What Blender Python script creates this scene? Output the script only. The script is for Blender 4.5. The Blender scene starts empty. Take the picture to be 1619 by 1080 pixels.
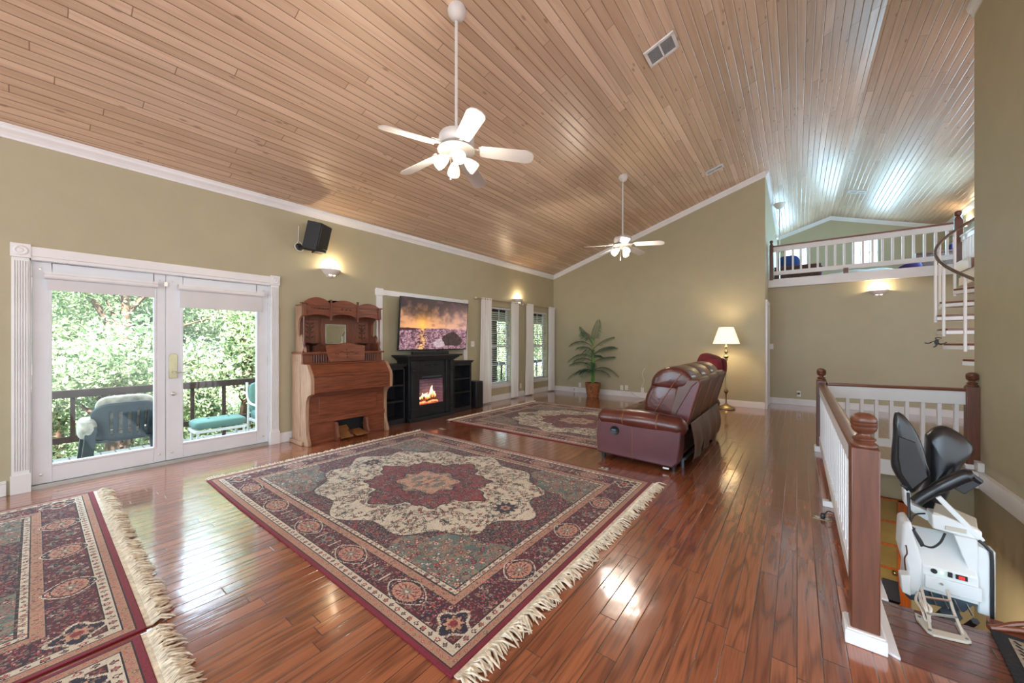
import bpy, bmesh, math, random
import numpy as np
from mathutils import Vector, Matrix, Euler
random.seed(7); rng = np.random.default_rng(11)
PI = math.pi; R = math.radians
S = bpy.context.scene
COL = S.collection
# ---------------------------------------------------------------- camera, world, exposure
H = 1.32; TH = math.atan((1260-809.5)/583.)
cd = bpy.data.cameras.new('camera'); cam = bpy.data.objects.new('camera', cd); COL.objects.link(cam)
cam.location = (0, 0, H); cam.rotation_euler = (R(90), 0, TH)
cd.sensor_width = 36; cd.lens = 36*583/1619.; cd.shift_y = 2/1619.; cd.clip_start = .05; cd.clip_end = 200
S.camera = cam
S.view_settings.view_transform = 'Standard'; S.view_settings.look = 'None'
S.view_settings.gamma = 1; S.view_settings.use_curve_mapping = False
S.view_settings.exposure = 1.2
try:
    S.cycles.use_denoising = True; S.cycles.denoiser = 'OPENIMAGEDENOISE'
    S.cycles.max_bounces = 10; S.cycles.diffuse_bounces = 5; S.cycles.transparent_max_bounces = 16
    S.cycles.sample_clamp_indirect = 6; S.cycles.caustics_reflective = False; S.cycles.caustics_refractive = False
except Exception: pass
W = bpy.data.worlds.new('sky'); S.world = W; W.use_nodes = True
wn = W.node_tree.nodes; wl = W.node_tree.links
bgn = wn['Background']
tcw = wn.new('ShaderNodeTexCoord'); spw = wn.new('ShaderNodeSeparateXYZ'); crw = wn.new('ShaderNodeValToRGB')
mrw = wn.new('ShaderNodeMapRange'); mrw.inputs[1].default_value = -1; mrw.inputs[2].default_value = 1
wl.new(tcw.outputs['Generated'], spw.inputs[0]); wl.new(spw.outputs['Z'], mrw.inputs[0]); wl.new(mrw.outputs[0], crw.inputs[0])
crw.color_ramp.elements[0].position = .40; crw.color_ramp.elements[0].color = (.80, .88, .96, 1)
crw.color_ramp.elements[1].position = .60; crw.color_ramp.elements[1].color = (.78, .91, 1.0, 1)
# the open sky on the deck side is brighter and bluer than the rest
mxw = wn.new('ShaderNodeMix'); mxw.data_type = 'RGBA'; mkw = wn.new('ShaderNodeMapRange'); mkw.interpolation_type = 'SMOOTHSTEP'
mkw.inputs[1].default_value = .05; mkw.inputs[2].default_value = -.55; wl.new(spw.outputs['X'], mkw.inputs[0]); wl.new(mkw.outputs[0], mxw.inputs[0])
wl.new(crw.outputs[0], mxw.inputs[6]); mxw.inputs[7].default_value = (2.3, 3.1, 3.8, 1); wl.new(mxw.outputs[2], bgn.inputs[0]); bgn.inputs[1].default_value = 1.5

def light(name, kind, loc, power, color=(1, 1, 1), size=.05, rot=None, size_y=None, spread=None):
    d = bpy.data.lights.new(name, kind); o = bpy.data.objects.new(name, d); COL.objects.link(o)
    o.location = loc; d.energy = power; d.color = color
    if kind == 'POINT' or kind == 'SPOT': d.shadow_soft_size = size
    if kind == 'AREA':
        d.size = size
        if size_y: d.shape = 'RECTANGLE'; d.size_y = size_y
        if spread: d.spread = spread
    if kind == 'SUN': d.angle = size
    if rot: o.rotation_euler = rot
    return o
light('sun', 'SUN', (20, 3, 20), 15, (1, .95, .86), .02, rot=Vector((-.62, .25, -.75)).to_track_quat('-Z', 'Y').to_euler())
DAY = (.42, .76, 1.0)
# daylight arriving through the two loft windows
light('daylight_loft_left', 'AREA', (-.03, 14.93, 4.02), 19, DAY, .60, rot=(R(90), 0, PI), size_y=.80)
light('daylight_loft_right', 'AREA', (1.56, 14.93, 3.94), 19, DAY, .60, rot=(R(90), 0, PI), size_y=.86)
light('loft_side_fill', 'AREA', (3.04, 11.2, 3.40), 85, DAY, 1.3, rot=(R(75), 0, R(90)), size_y=.9)  # added fill light for the loft; the side wall has no window
# warm lamp of the lower storey
light('lower_storey_lamp', 'AREA', (.6, 4.6, -.62), 16, (1, .80, .56), .5, rot=(0, 0, 0))

# ---------------------------------------------------------------- mesh helpers
class MB:
    def __init__(s): s.v = []; s.f = []; s.M = None
    def P(s, p):
        p = Vector(p)
        s.v.append(tuple(s.M @ p) if s.M else tuple(p)); return len(s.v)-1
    def box(s, x0, x1, y0, y1, z0, z1):
        i = len(s.v)
        for z in (z0, z1):
            for x, y in ((x0, y0), (x1, y0), (x1, y1), (x0, y1)): s.P((x, y, z))
        for q in ((3, 2, 1, 0), (4, 5, 6, 7), (0, 1, 5, 4), (1, 2, 6, 5), (2, 3, 7, 6), (3, 0, 4, 7)): s.f.append(tuple(i+k for k in q))
        return s
    def obox(s, c, size, rot=(0, 0, 0)):
        old = s.M; m = Matrix.Translation(c) @ Euler(rot).to_matrix().to_4x4()
        s.M = (old @ m) if old else m
        a, b, d = size; s.box(-a/2, a/2, -b/2, b/2, -d/2, d/2); s.M = old; return s
    def ring(s, c, u, w, r, n):
        return [s.P(Vector(c)+u*(math.cos(2*PI*k/n)*r)+w*(math.sin(2*PI*k/n)*r)) for k in range(n)]
    def tube(s, pts, r, n=8, caps=True):
        pts = [Vector(p) for p in pts]; rs = r if isinstance(r, (list, tuple)) else [r]*len(pts)
        prev = None; rings = []
        up = None
        for i, p in enumerate(pts):
            t = (pts[min(i+1, len(pts)-1)]-pts[max(i-1, 0)]).normalized()
            if up is None:
                up = t.orthogonal().normalized()
            else:
                up = (up - t*up.dot(t)).normalized() if (up - t*up.dot(t)).length > 1e-6 else t.orthogonal().normalized()
            rings.append(s.ring(p, up, t.cross(up), rs[i], n))
        for a, b in zip(rings, rings[1:]):
            for k in range(n): s.f.append((a[k], a[(k+1) % n], b[(k+1) % n], b[k]))
        if caps: s.f.append(tuple(reversed(rings[0]))); s.f.append(tuple(rings[-1]))
        return s
    def cyl(s, a, b, r0, r1=None, n=14): return s.tube([a, b], [r0, r0 if r1 is None else r1], n)
    def lathe(s, prof, c=(0, 0, 0), n=20, axis='z', a0=0, a1=2*PI):
        full = abs(a1-a0) > 6.28; m = n if full else n+1; rings = []
        for r, z in prof:
            ids = []
            for k in range(m):
                a = a0+(a1-a0)*k/n; x, y = r*math.cos(a), r*math.sin(a)
                p = (x, y, z) if axis == 'z' else ((z, x, y) if axis == 'x' else (x, z, y))
                ids.append(s.P((c[0]+p[0], c[1]+p[1], c[2]+p[2])))
            rings.append(ids)
        for a, b in zip(rings, rings[1:]):
            for k in range(n if full else n):
                k2 = (k+1) % m if full else k+1
                s.f.append((a[k], a[k2], b[k2], b[k]))
        if full:
            if prof[0][0] > 1e-4: s.f.append(tuple(reversed(rings[0])))
            if prof[-1][0] > 1e-4: s.f.append(tuple(rings[-1]))
        return s
    def prism(s, poly, axis, a0, a1):
        def q(p, a): return {'x': (a, p[0], p[1]), 'y': (p[0], a, p[1]), 'z': (p[0], p[1], a)}[axis]
        A = [s.P(q(p, a0)) for p in poly]; B = [s.P(q(p, a1)) for p in poly]; n = len(poly)
        s.f.append(tuple(A)); s.f.append(tuple(reversed(B)))
        for k in range(n): s.f.append((A[k], B[k], B[(k+1) % n], A[(k+1) % n]))
        return s
    def sup(s, c, sz, e=.45, nu=20, nv=12, rot=None, e2=None):
        e2 = e2 or e
        old = s.M
        if rot:
            m = Matrix.Translation(c) @ Euler(rot).to_matrix().to_4x4(); s.M = (old @ m) if old else m; c = (0, 0, 0)
        sg = lambda w, m: math.copysign(abs(w)**m, w)
        rows = []
        for j in range(nv+1):
            b = -PI/2+PI*j/nv; row = []
            for i in range(nu):
                a = 2*PI*i/nu
                row.append(s.P((c[0]+sz[0]/2*sg(math.cos(b), e2)*sg(math.cos(a), e), c[1]+sz[1]/2*sg(math.cos(b), e2)*sg(math.sin(a), e), c[2]+sz[2]/2*sg(math.sin(b), e2))))
            rows.append(row)
        for a, b in zip(rows, rows[1:]):
            for k in range(nu): s.f.append((a[k], a[(k+1) % nu], b[(k+1) % nu], b[k]))
        s.M = old; return s
    def grid(s, fn, nu, nv, close_u=False):
        ids = [[s.P(fn(i/nu, j/nv)) for i in range(nu+(0 if close_u else 1))] for j in range(nv+1)]
        m = len(ids[0])
        for a, b in zip(ids, ids[1:]):
            for k in range(nu): s.f.append((a[k], a[(k+1) % m], b[(k+1) % m], b[k]))
        return s
    def build(s, name, mat, parent=None, bevel=0, smooth=35, solid=0, sub=0):
        me = bpy.data.meshes.new(name); me.from_pydata(s.v, [], s.f); me.update()
        bm = bmesh.new(); bm.from_mesh(me); bmesh.ops.remove_doubles(bm, verts=bm.verts, dist=1e-5)
        bmesh.ops.recalc_face_normals(bm, faces=bm.faces); bm.to_mesh(me); bm.free()
        if smooth:
            me.polygons.foreach_set('use_smooth', [True]*len(me.polygons)); me.set_sharp_from_angle(angle=R(smooth))
        me.materials.append(mat)
        o = bpy.data.objects.new(name, me); COL.objects.link(o); o.parent = parent
        if solid:
            m = o.modifiers.new('thick', 'SOLIDIFY'); m.thickness = solid; m.offset = 0
        if bevel:
            m = o.modifiers.new('bevel', 'BEVEL'); m.width = bevel; m.segments = 2; m.limit_method = 'ANGLE'; m.angle_limit = R(40)
        if sub:
            m = o.modifiers.new('sub', 'SUBSURF'); m.levels = sub; m.render_levels = sub
        return o
def tag(o, label=None, cat=None, group=None, kind=None):
    if label: o['label'] = label
    if cat: o['category'] = cat
    if group: o['group'] = group
    if kind: o['kind'] = kind
    return o
def thing(name, label, cat, loc=(0, 0, 0), rz=0, group=None):
    o = bpy.data.objects.new(name, None); COL.objects.link(o); o.location = loc; o.rotation_euler = (0, 0, rz)
    o.empty_display_size = .1
    return tag(o, label, cat, group)
def struct(o): o['kind'] = 'structure'; return o
def copy_tree(o, parent=None):
    c = o.copy(); COL.objects.link(c); c.parent = parent
    for ch in list(o.children): copy_tree(ch, c)
    return c
def bez(pts, n=8):
    pts = [Vector(p) for p in pts]; out = []
    for i in range(len(pts)-1):
        p0 = pts[max(i-1, 0)]; p1 = pts[i]; p2 = pts[i+1]; p3 = pts[min(i+2, len(pts)-1)]
        for k in range(n):
            t = k/n; out.append(.5*((2*p1)+(p2-p0)*t+(2*p0-5*p1+4*p2-p3)*t*t+(3*p1-p0-3*p2+p3)*t**3))
    out.append(pts[-1]); return out

# ---------------------------------------------------------------- materials
def srgb(r, g, b):
    f = lambda c: (c/255/12.92) if c/255 <= .04045 else ((c/255+.055)/1.055)**2.4
    return (f(r), f(g), f(b), 1)
def newmat(name):
    m = bpy.data.materials.new(name); m.use_nodes = True
    return m, m.node_tree.nodes, m.node_tree.links, m.node_tree.nodes['Principled BSDF']
def mixin4(t): return t if len(t) == 4 else (*t, 1)
def ramp(n, stops):
    r = n.new('ShaderNodeValToRGB'); el = r.color_ramp.elements
    while len(el) < len(stops): el.new(.5)
    for e, (p, c) in zip(el, stops): e.position = p; e.color = c if len(c) == 4 else (*c, 1)
    return r
def mth(n, l, op, a, b=None, c=None):
    m = n.new('ShaderNodeMath'); m.operation = op
    for i, x in enumerate((a, b, c)):
        if x is None: continue
        if isinstance(x, (int, float)): m.inputs[i].default_value = x
        else: l.new(x, m.inputs[i])
    return m.outputs[0]
def mixc(n, l, fac, a, b, mode='MIX'):
    m = n.new('ShaderNodeMix'); m.data_type = 'RGBA'; m.blend_type = mode
    for i, x in ((0, fac), (6, a), (7, b)):
        if isinstance(x, (int, float)): m.inputs[i].default_value = x
        elif isinstance(x, tuple): m.inputs[i].default_value = mixin4(x)
        else: l.new(x, m.inputs[i])
    return m.outputs[2]
def pm(name, col, rough=.5, metal=0, bump=0, bscale=60, var=.06, vscale=4, coat=0, stretch=None, emis=0, emcol=None, trans=0, spec=None):
    """plain procedural material: colour varied a little by noise, optional bump"""
    m, n, l, b = newmat(name)
    tc = n.new('ShaderNodeTexCoord'); src = tc.outputs['Object']
    if stretch:
        mp = n.new('ShaderNodeMapping'); mp.inputs['Scale'].default_value = stretch; l.new(src, mp.inputs[0]); src = mp.outputs[0]
    nz = n.new('ShaderNodeTexNoise'); nz.inputs['Scale'].default_value = vscale; nz.inputs['Detail'].default_value = 5; l.new(src, nz.inputs['Vector'])
    lo = tuple(c*(1-var*2) for c in col[:3])+(1,); hi = tuple(min(1, c*(1+var*2)) for c in col[:3])+(1,)
    rp = ramp(n, [(.3, lo), (.7, hi)]); l.new(nz.outputs[0], rp.inputs[0]); l.new(rp.outputs[0], b.inputs['Base Color'])
    b.inputs['Roughness'].default_value = rough; b.inputs['Metallic'].default_value = metal
    if coat: b.inputs['Coat Weight'].default_value = coat; b.inputs['Coat Roughness'].default_value = .15
    if spec is not None: b.inputs['Specular IOR Level'].default_value = spec
    if trans: b.inputs['Transmission Weight'].default_value = trans
    if bump:
        n2 = n.new('ShaderNodeTexNoise'); n2.inputs['Scale'].default_value = bscale; n2.inputs['Detail'].default_value = 4; l.new(src, n2.inputs['Vector'])
        bp = n.new('ShaderNodeBump'); bp.inputs['Strength'].default_value = bump; bp.inputs['Distance'].default_value = .01
        l.new(n2.outputs[0], bp.inputs['Height']); l.new(bp.outputs[0], b.inputs['Normal'])
    if emis:
        ec = emcol or col; b.inputs['Emission Color'].default_value = (*ec[:3], 1); b.inputs['Emission Strength'].default_value = emis
    return m
def planks(name, along, row, length, c_lo, c_hi, grain_dark, gap_col, rough, gap=.012, grain=.6, cathedral=60, white=None, knots=None, groove=.0, coat=0, bead=False, ns=(9, .8), pore=(160, 5)):
    """boards laid along world X or Y, each its own tone and figure"""
    m, n, l, b = newmat(name)
    tc = n.new('ShaderNodeTexCoord'); sp = n.new('ShaderNodeSeparateXYZ'); l.new(tc.outputs['Object'], sp.inputs[0])
    cr, al = (sp.outputs[0], sp.outputs[1]) if along == 'y' else (sp.outputs[1], sp.outputs[0])
    rw = mth(n, l, 'DIVIDE', cr, row); rid = mth(n, l, 'FLOOR', rw); fr = mth(n, l, 'FRACT', rw)
    w1 = n.new('ShaderNodeTexWhiteNoise'); w1.noise_dimensions = '1D'; l.new(rid, w1.inputs['W'])
    al2 = mth(n, l, 'ADD', mth(n, l, 'DIVIDE', al, length), mth(n, l, 'MULTIPLY', w1.outputs[0], 7.3))
    bid = mth(n, l, 'FLOOR', al2); fa = mth(n, l, 'FRACT', al2)
    cb = n.new('ShaderNodeCombineXYZ'); l.new(rid, cb.inputs[0]); l.new(bid, cb.inputs[1])
    w2 = n.new('ShaderNodeTexWhiteNoise'); w2.noise_dimensions = '3D'; l.new(cb.outputs[0], w2.inputs['Vector'])
    rnd = w2.outputs['Value']
    gc = n.new('ShaderNodeCombineXYZ')
    l.new(mth(n, l, 'MULTIPLY', cr, ns[0]), gc.inputs[0]); l.new(mth(n, l, 'MULTIPLY', al, ns[1]), gc.inputs[1]); l.new(mth(n, l, 'MULTIPLY', rnd, 40), gc.inputs[2])
    nz = n.new('ShaderNodeTexNoise'); nz.inputs['Scale'].default_value = 1; nz.inputs['Detail'].default_value = 2; nz.inputs['Roughness'].default_value = .35; l.new(gc.outputs[0], nz.inputs['Vector'])
    sn = mth(n, l, 'SINE', mth(n, l, 'MULTIPLY', nz.outputs[0], cathedral))
    bands = mth(n, l, 'POWER', mth(n, l, 'MULTIPLY_ADD', sn, .5, .5), 3)
    pc = n.new('ShaderNodeCombineXYZ'); l.new(mth(n, l, 'MULTIPLY', cr, pore[0]), pc.inputs[0]); l.new(mth(n, l, 'MULTIPLY', al, pore[1]), pc.inputs[1]); l.new(mth(n, l, 'MULTIPLY', rnd, 20), pc.inputs[2])
    pz = n.new('ShaderNodeTexNoise'); pz.inputs['Scale'].default_value = 1; pz.inputs['Detail'].default_value = 3; l.new(pc.outputs[0], pz.inputs['Vector'])
    g = mth(n, l, 'MULTIPLY', mth(n, l, 'ADD', mth(n, l, 'MULTIPLY', bands, .7), mth(n, l, 'MULTIPLY', mth(n, l, 'SUBTRACT', pz.outputs[0], .42), 1.6)), grain)
    g.node.use_clamp = True
    tone = ramp(n, [(0, c_lo), (1, c_hi)]); l.new(rnd, tone.inputs[0])
    col = tone.outputs[0]
    if white:
        wr = ramp(n, [(.80, (0, 0, 0)), (.90, (1, 1, 1))]); l.new(w2.outputs['Color'], wr.inputs[0]); col = mixc(n, l, wr.outputs[0], col, white)
    col = mixc(n, l, g, col, grain_dark)
    if knots:
        kc = n.new('ShaderNodeCombineXYZ'); l.new(mth(n, l, 'MULTIPLY', cr, 9), kc.inputs[0]); l.new(mth(n, l, 'MULTIPLY', al, 3.2), kc.inputs[1]); l.new(rnd, kc.inputs[2])
        vo = n.new('ShaderNodeTexVoronoi'); vo.inputs['Scale'].default_value = 1; l.new(kc.outputs[0], vo.inputs['Vector'])
        kr = ramp(n, [(.07, (1, 1, 1)), (.13, (0, 0, 0))]); l.new(vo.outputs['Distance'], kr.inputs[0])
        col = mixc(n, l, mth(n, l, 'MULTIPLY', kr.outputs[0], .5), col, knots)
    # joints between boards
    e1 = mth(n, l, 'MINIMUM', fr, mth(n, l, 'SUBTRACT', 1, fr))
    e2 = mth(n, l, 'MULTIPLY', mth(n, l, 'MINIMUM', fa, mth(n, l, 'SUBTRACT', 1, fa)), length/row)
    ed = mth(n, l, 'MINIMUM', e1, e2)
    gm = ramp(n, [(gap, (1, 1, 1)), (gap*2.2, (0, 0, 0))]); l.new(ed, gm.inputs[0])
    col = mixc(n, l, mth(n, l, 'MULTIPLY', gm.outputs[0], .8), col, gap_col)
    l.new(col, b.inputs['Base Color'])
    b.inputs['Roughness'].default_value = rough
    rr = mth(n, l, 'MULTIPLY_ADD', pz.outputs[0], .12, rough-.05); l.new(rr, b.inputs['Roughness'])
    if coat: b.inputs['Coat Weight'].default_value = coat; b.inputs['Coat Roughness'].default_value = .10; b.inputs['Coat IOR'].default_value = 1.6
    wv = n.new('ShaderNodeTexNoise'); wv.inputs['Scale'].default_value = 7; wv.inputs['Detail'].default_value = 2
    l.new(tc.outputs['Object'], wv.inputs['Vector'])
    if groove:
        sm = n.new('ShaderNodeMapRange'); sm.interpolation_type = 'SMOOTHSTEP'; sm.inputs[1].default_value = 0; sm.inputs[2].default_value = groove; l.new(e1, sm.inputs[0]); hgt = sm.outputs[0]
        if bead:
            bd = mth(n, l, 'ABSOLUTE', mth(n, l, 'SUBTRACT', fr, .5)); sb = n.new('ShaderNodeMapRange'); sb.interpolation_type = 'SMOOTHSTEP'; sb.inputs[1].default_value = 0; sb.inputs[2].default_value = groove*.5; l.new(bd, sb.inputs[0])
            hgt = mth(n, l, 'MULTIPLY', hgt, mth(n, l, 'MULTIPLY_ADD', sb.outputs[0], .3, .7))
    else:
        sm = n.new('ShaderNodeMapRange'); sm.interpolation_type = 'SMOOTHSTEP'; sm.inputs[1].default_value = 0; sm.inputs[2].default_value = gap*3; l.new(ed, sm.inputs[0]); hgt = sm.outputs[0]
    hh = mth(n, l, 'ADD', mth(n, l, 'ADD', mth(n, l, 'MULTIPLY', hgt, 1.0), mth(n, l, 'MULTIPLY', wv.outputs[0], .9 if not groove else .35)), mth(n, l, 'MULTIPLY', g, -.10))
    hh = mth(n, l, 'ADD', hh, mth(n, l, 'MULTIPLY', rnd, .25))
    bp = n.new('ShaderNodeBump'); bp.inputs['Strength'].default_value = .5; bp.inputs['Distance'].default_value = .0035 if not groove else .007
    l.new(hh, bp.inputs['Height']); l.new(bp.outputs[0], b.inputs['Normal']); l.new(bp.outputs[0], b.inputs['Coat Normal'])
    return m
def glassm(name, tint=(1, 1, 1, 1), gloss=.025):
    m = bpy.data.materials.new(name); m.use_nodes = True; n = m.node_tree.nodes; l = m.node_tree.links; n.clear()
    o = n.new('ShaderNodeOutputMaterial'); t = n.new('ShaderNodeBsdfTransparent'); g = n.new('ShaderNodeBsdfGlossy'); x = n.new('ShaderNodeMixShader')
    nz = n.new('ShaderNodeTexNoise'); nz.inputs['Scale'].default_value = 3
    rg = n.new('ShaderNodeMapRange'); rg.inputs[3].default_value = .01; rg.inputs[4].default_value = .03; l.new(nz.outputs[0], rg.inputs[0]); l.new(rg.outputs[0], g.inputs['Roughness'])
    t.inputs[0].default_value = tint; x.inputs[0].default_value = gloss
    l.new(t.outputs[0], x.inputs[1]); l.new(g.outputs[0], x.inputs[2]); l.new(x.outputs[0], o.inputs[0]); return m
def sheer(name, col, opac=.7):
    m = bpy.data.materials.new(name); m.use_nodes = True; n = m.node_tree.nodes; l = m.node_tree.links; n.clear()
    o = n.new('ShaderNodeOutputMaterial'); t = n.new('ShaderNodeBsdfTransparent'); d = n.new('ShaderNodeBsdfDiffuse'); tr = n.new('ShaderNodeBsdfTranslucent'); x = n.new('ShaderNodeMixShader'); y = n.new('ShaderNodeMixShader')
    wv = n.new('ShaderNodeTexWave'); wv.inputs['Scale'].default_value = 60; rp = ramp(n, [(0, tuple(c*.9 for c in col[:3])), (1, col[:3])]); l.new(wv.outputs[0], rp.inputs[0])
    l.new(rp.outputs[0], d.inputs[0]); l.new(rp.outputs[0], tr.inputs[0]); x.inputs[0].default_value = .25; l.new(d.outputs[0], x.inputs[1]); l.new(tr.outputs[0], x.inputs[2])
    y.inputs[0].default_value = opac; l.new(t.outputs[0], y.inputs[1]); l.new(x.outputs[0], y.inputs[2]); l.new(y.outputs[0], o.inputs[0]); return m
def attrm(name, rough=.9, emis=0, sheen=0, bump=0):
    m, n, l, b = newmat(name)
    a = n.new('ShaderNodeAttribute'); a.attribute_name = 'Col'
    tc = n.new('ShaderNodeTexCoord'); nz = n.new('ShaderNodeTexNoise'); nz.inputs['Scale'].default_value = 260; nz.inputs['Detail'].default_value = 2; l.new(tc.outputs['Object'], nz.inputs['Vector'])
    if emis:
        b.inputs['Base Color'].default_value = (.01, .01, .01, 1)
        l.new(a.outputs['Color'], b.inputs['Emission Color']); b.inputs['Emission Strength'].default_value = emis
    else:
        rp = ramp(n, [(.25, (.62, .62, .62)), (.75, (1.3, 1.3, 1.3))]); l.new(nz.outputs[0], rp.inputs[0])
        l.new(mixc(n, l, 1.0, a.outputs['Color'], rp.outputs[0], 'MULTIPLY'), b.inputs['Base Color'])
    b.inputs['Roughness'].default_value = rough; b.inputs['Specular IOR Level'].default_value = .2 if not emis else .5
    if sheen: b.inputs['Sheen Weight'].default_value = sheen; b.inputs['Sheen Roughness'].default_value = .5
    if bump:
        bp = n.new('ShaderNodeBump'); bp.inputs['Strength'].default_value = bump; bp.inputs['Distance'].default_value = .003; l.new(nz.outputs[0], bp.inputs['Height']); l.new(bp.outputs[0], b.inputs['Normal'])
    return m
WOODR = (14, 14, 1.6)
M = dict(
 wall=pm('khaki_wall_paint', (.43, .395, .265), .6, bump=.12, bscale=140, var=.015),
 trim=pm('white_trim_paint', (.77, .78, .79), .35, var=.02),
 doorw=pm('white_door_paint', (.72, .75, .79), .35, var=.02),
 floor=planks('oak_strip_floor', 'y', .0846, 1.05, (.26, .078, .033), (.41, .14, .06), (.10, .026, .011), (.015, .005, .004), .19, coat=1.0, grain=.8, cathedral=34, ns=(12, 1.1)),
 landing=planks('dark_oak_landing', 'x', .0846, 1.3, (.13, .036, .018), (.20, .06, .03), (.05, .012, .007), (.01, .004, .003), .2, coat=.3),
 ceil=planks('pickled_pine_ceiling', 'y', .083, 2.6, (.58, .43, .305), (.75, .575, .43), (.44, .28, .17), (.16, .085, .05), .34, gap=.022, grain=.42, cathedral=30, white=(.80, .62, .48, 1), knots=(.14, .05, .02, 1), groove=.10, ns=(10, .5), pore=(120, 3)),
 newel=pm('newel_oak', srgb(100, 58, 40), .35, var=.12, vscale=3, stretch=(14, 14, 1.3), coat=.2, bump=.1),
 rail=pm('handrail_oak', srgb(115, 62, 40), .28, var=.12, vscale=3, stretch=(2, 2, 10), coat=.3),
 organ=pm('organ_walnut', srgb(122, 66, 42), .36, var=.16, vscale=3, stretch=(1.6, 10, 14), coat=.2, bump=.08),
 organ_v=pm('organ_walnut_upright', srgb(112, 64, 44), .36, var=.14, vscale=3, stretch=(14, 14, 1.6), coat=.2, bump=.08),
 organ_side=pm('organ_pale_side', srgb(164, 130, 104), .4, var=.12, vscale=3, stretch=(14, 14, 1.6)),
 organ_dark=pm('organ_dark_carving', srgb(70, 36, 24), .5, var=.1, vscale=8),
 black=pm('black_painted_wood', (.012, .013, .016), .38, var=.2, bump=.05),
 blackpl=pm('black_plastic', (.014, .015, .017), .42, var=.1),
 vinyl=pm('black_vinyl', (.010, .011, .013), .28, var=.1, bump=.05, bscale=300, coat=.15),
 mirror=pm('mirror_glass', (.85, .9, .86), .03, metal=1, var=.0),
 leather=pm('brown_leather', srgb(84, 38, 30), .30, var=.16, vscale=6, bump=.25, bscale=28, coat=.25),
 leather2=pm('rear_vinyl_brown', srgb(92, 62, 50), .36, var=.08, bump=.1, bscale=60),
 leatherp=pm('plum_leather', srgb(92, 52, 56), .34, var=.08, bump=.1, bscale=60),
 cover=pm('brown_throw', srgb(84, 62, 40), .8, var=.12, bump=.3, bscale=90),
 stitch=pm('tan_thread', srgb(150, 95, 60), .6),
 maroon=pm('maroon_velour', srgb(118, 36, 44), .85, var=.15, vscale=5, bump=.2, bscale=120),
 brass=pm('antique_brass', srgb(168, 156, 124), .3, metal=1, var=.1),
 steel=pm('brushed_steel', (.6, .58, .53), .35, metal=1, var=.05),
 white=pm('white_enamel', (.78, .79, .78), .35, var=.02),
 liftw=pm('lift_white_plastic', (.70, .75, .76), .4, var=.04),
 liftg=pm('lift_grey_metal', (.10, .14, .18), .4, metal=.6, var=.1),
 cream=pm('cream_bracket', (.52, .50, .42), .5, var=.05),
 fanw=pm('fan_white', (.62, .60, .58), .4, var=.02),
 plaster=pm('white_plaster', (.72, .68, .63), .7, var=.03),
 wicker=pm('wicker', srgb(150, 98, 62), .7, var=.3, vscale=40, bump=.8, bscale=70),
 soil=pm('moss', srgb(70, 45, 30), .95, var=.3, vscale=30, bump=.8),
 frond=pm('palm_leaf', srgb(34, 82, 62), .45, var=.25, vscale=8),
 stem=pm('palm_stem', srgb(86, 140, 60), .5, var=.2, vscale=10),
 leaf=None,
 bark=pm('bark', srgb(92, 74, 60), .9, var=.25, vscale=8, bump=.6),
 ground=pm('leaf_litter', srgb(110, 112, 70), .95, var=.35, vscale=3, bump=.6),
 deck=planks('grey_deck_boards', 'x', .14, 3.0, (.33, .35, .36), (.42, .43, .44), (.24, .25, .26), (.03, .03, .03), .7, gap=.03, grain=.4),
 deckrail=pm('dark_stained_rail', srgb(62, 42, 36), .6, var=.15, vscale=4),
 dkgreen=pm('dark_green_resin', srgb(24, 46, 50), .45, var=.08),
 cush=pm('floral_cushion', srgb(170, 164, 150), .85, var=.22, vscale=14, bump=.2),
 teal=pm('teal_cushion', srgb(96, 132, 124), .85, var=.08, bump=.2),
 sheer=sheer('sheer_curtain', (1, .99, .98), .88),
 blindc=pm('roller_blind_fabric', (.66, .66, .68), .8, var=.02),
 slat=pm('blind_slat', (.62, .63, .62), .5, var=.03),
 glass=glassm('clear_glass'), rugm=attrm('oriental_rug_wool', .95, bump=.5, sheen=.15), fringe=pm('cream_wool_fringe', (.70, .63, .50), .95, var=.12, vscale=40, bump=.4),
 tvm=attrm('screen_picture', .15, emis=.52),
 purple=pm('purple_velvet', srgb(58, 38, 92), .85, var=.12), blue=pm('blue_fabric', srgb(40, 58, 110), .85, var=.12),
 dkwood=pm('dark_bench_wood', srgb(92, 54, 40), .45, var=.15, stretch=(2, 14, 14)),
 quilt=pm('white_quilt', (.62, .66, .66), .9, var=.06, vscale=12, bump=.5, bscale=20),
 orange=pm('orange_door_oak', srgb(176, 92, 38), .4, var=.12, stretch=(14, 14, 1.5)),
 doorglass=pm('amber_lit_panes', srgb(150, 132, 84), .25, var=.12, vscale=3),
 blackrug=pm('black_mat', (.012, .012, .014), .95, var=.2, vscale=80, bump=.5),
 beige=pm('mat_beige', srgb(150, 140, 122), .95, var=.15, vscale=60),
 pedal=pm('worn_pedal_wood', srgb(138, 92, 52), .55, var=.2),
 ornament=pm('black_ornament', (.012, .012, .013), .4),
 spiralrail=pm('worn_metal_rail', srgb(112, 96, 86), .35, metal=.3, var=.15),
 cable=pm('cable_grey', (.45, .45, .44), .5), silverp=pm('silver_paint', (.45, .45, .42), .4, metal=.5),
)
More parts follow.
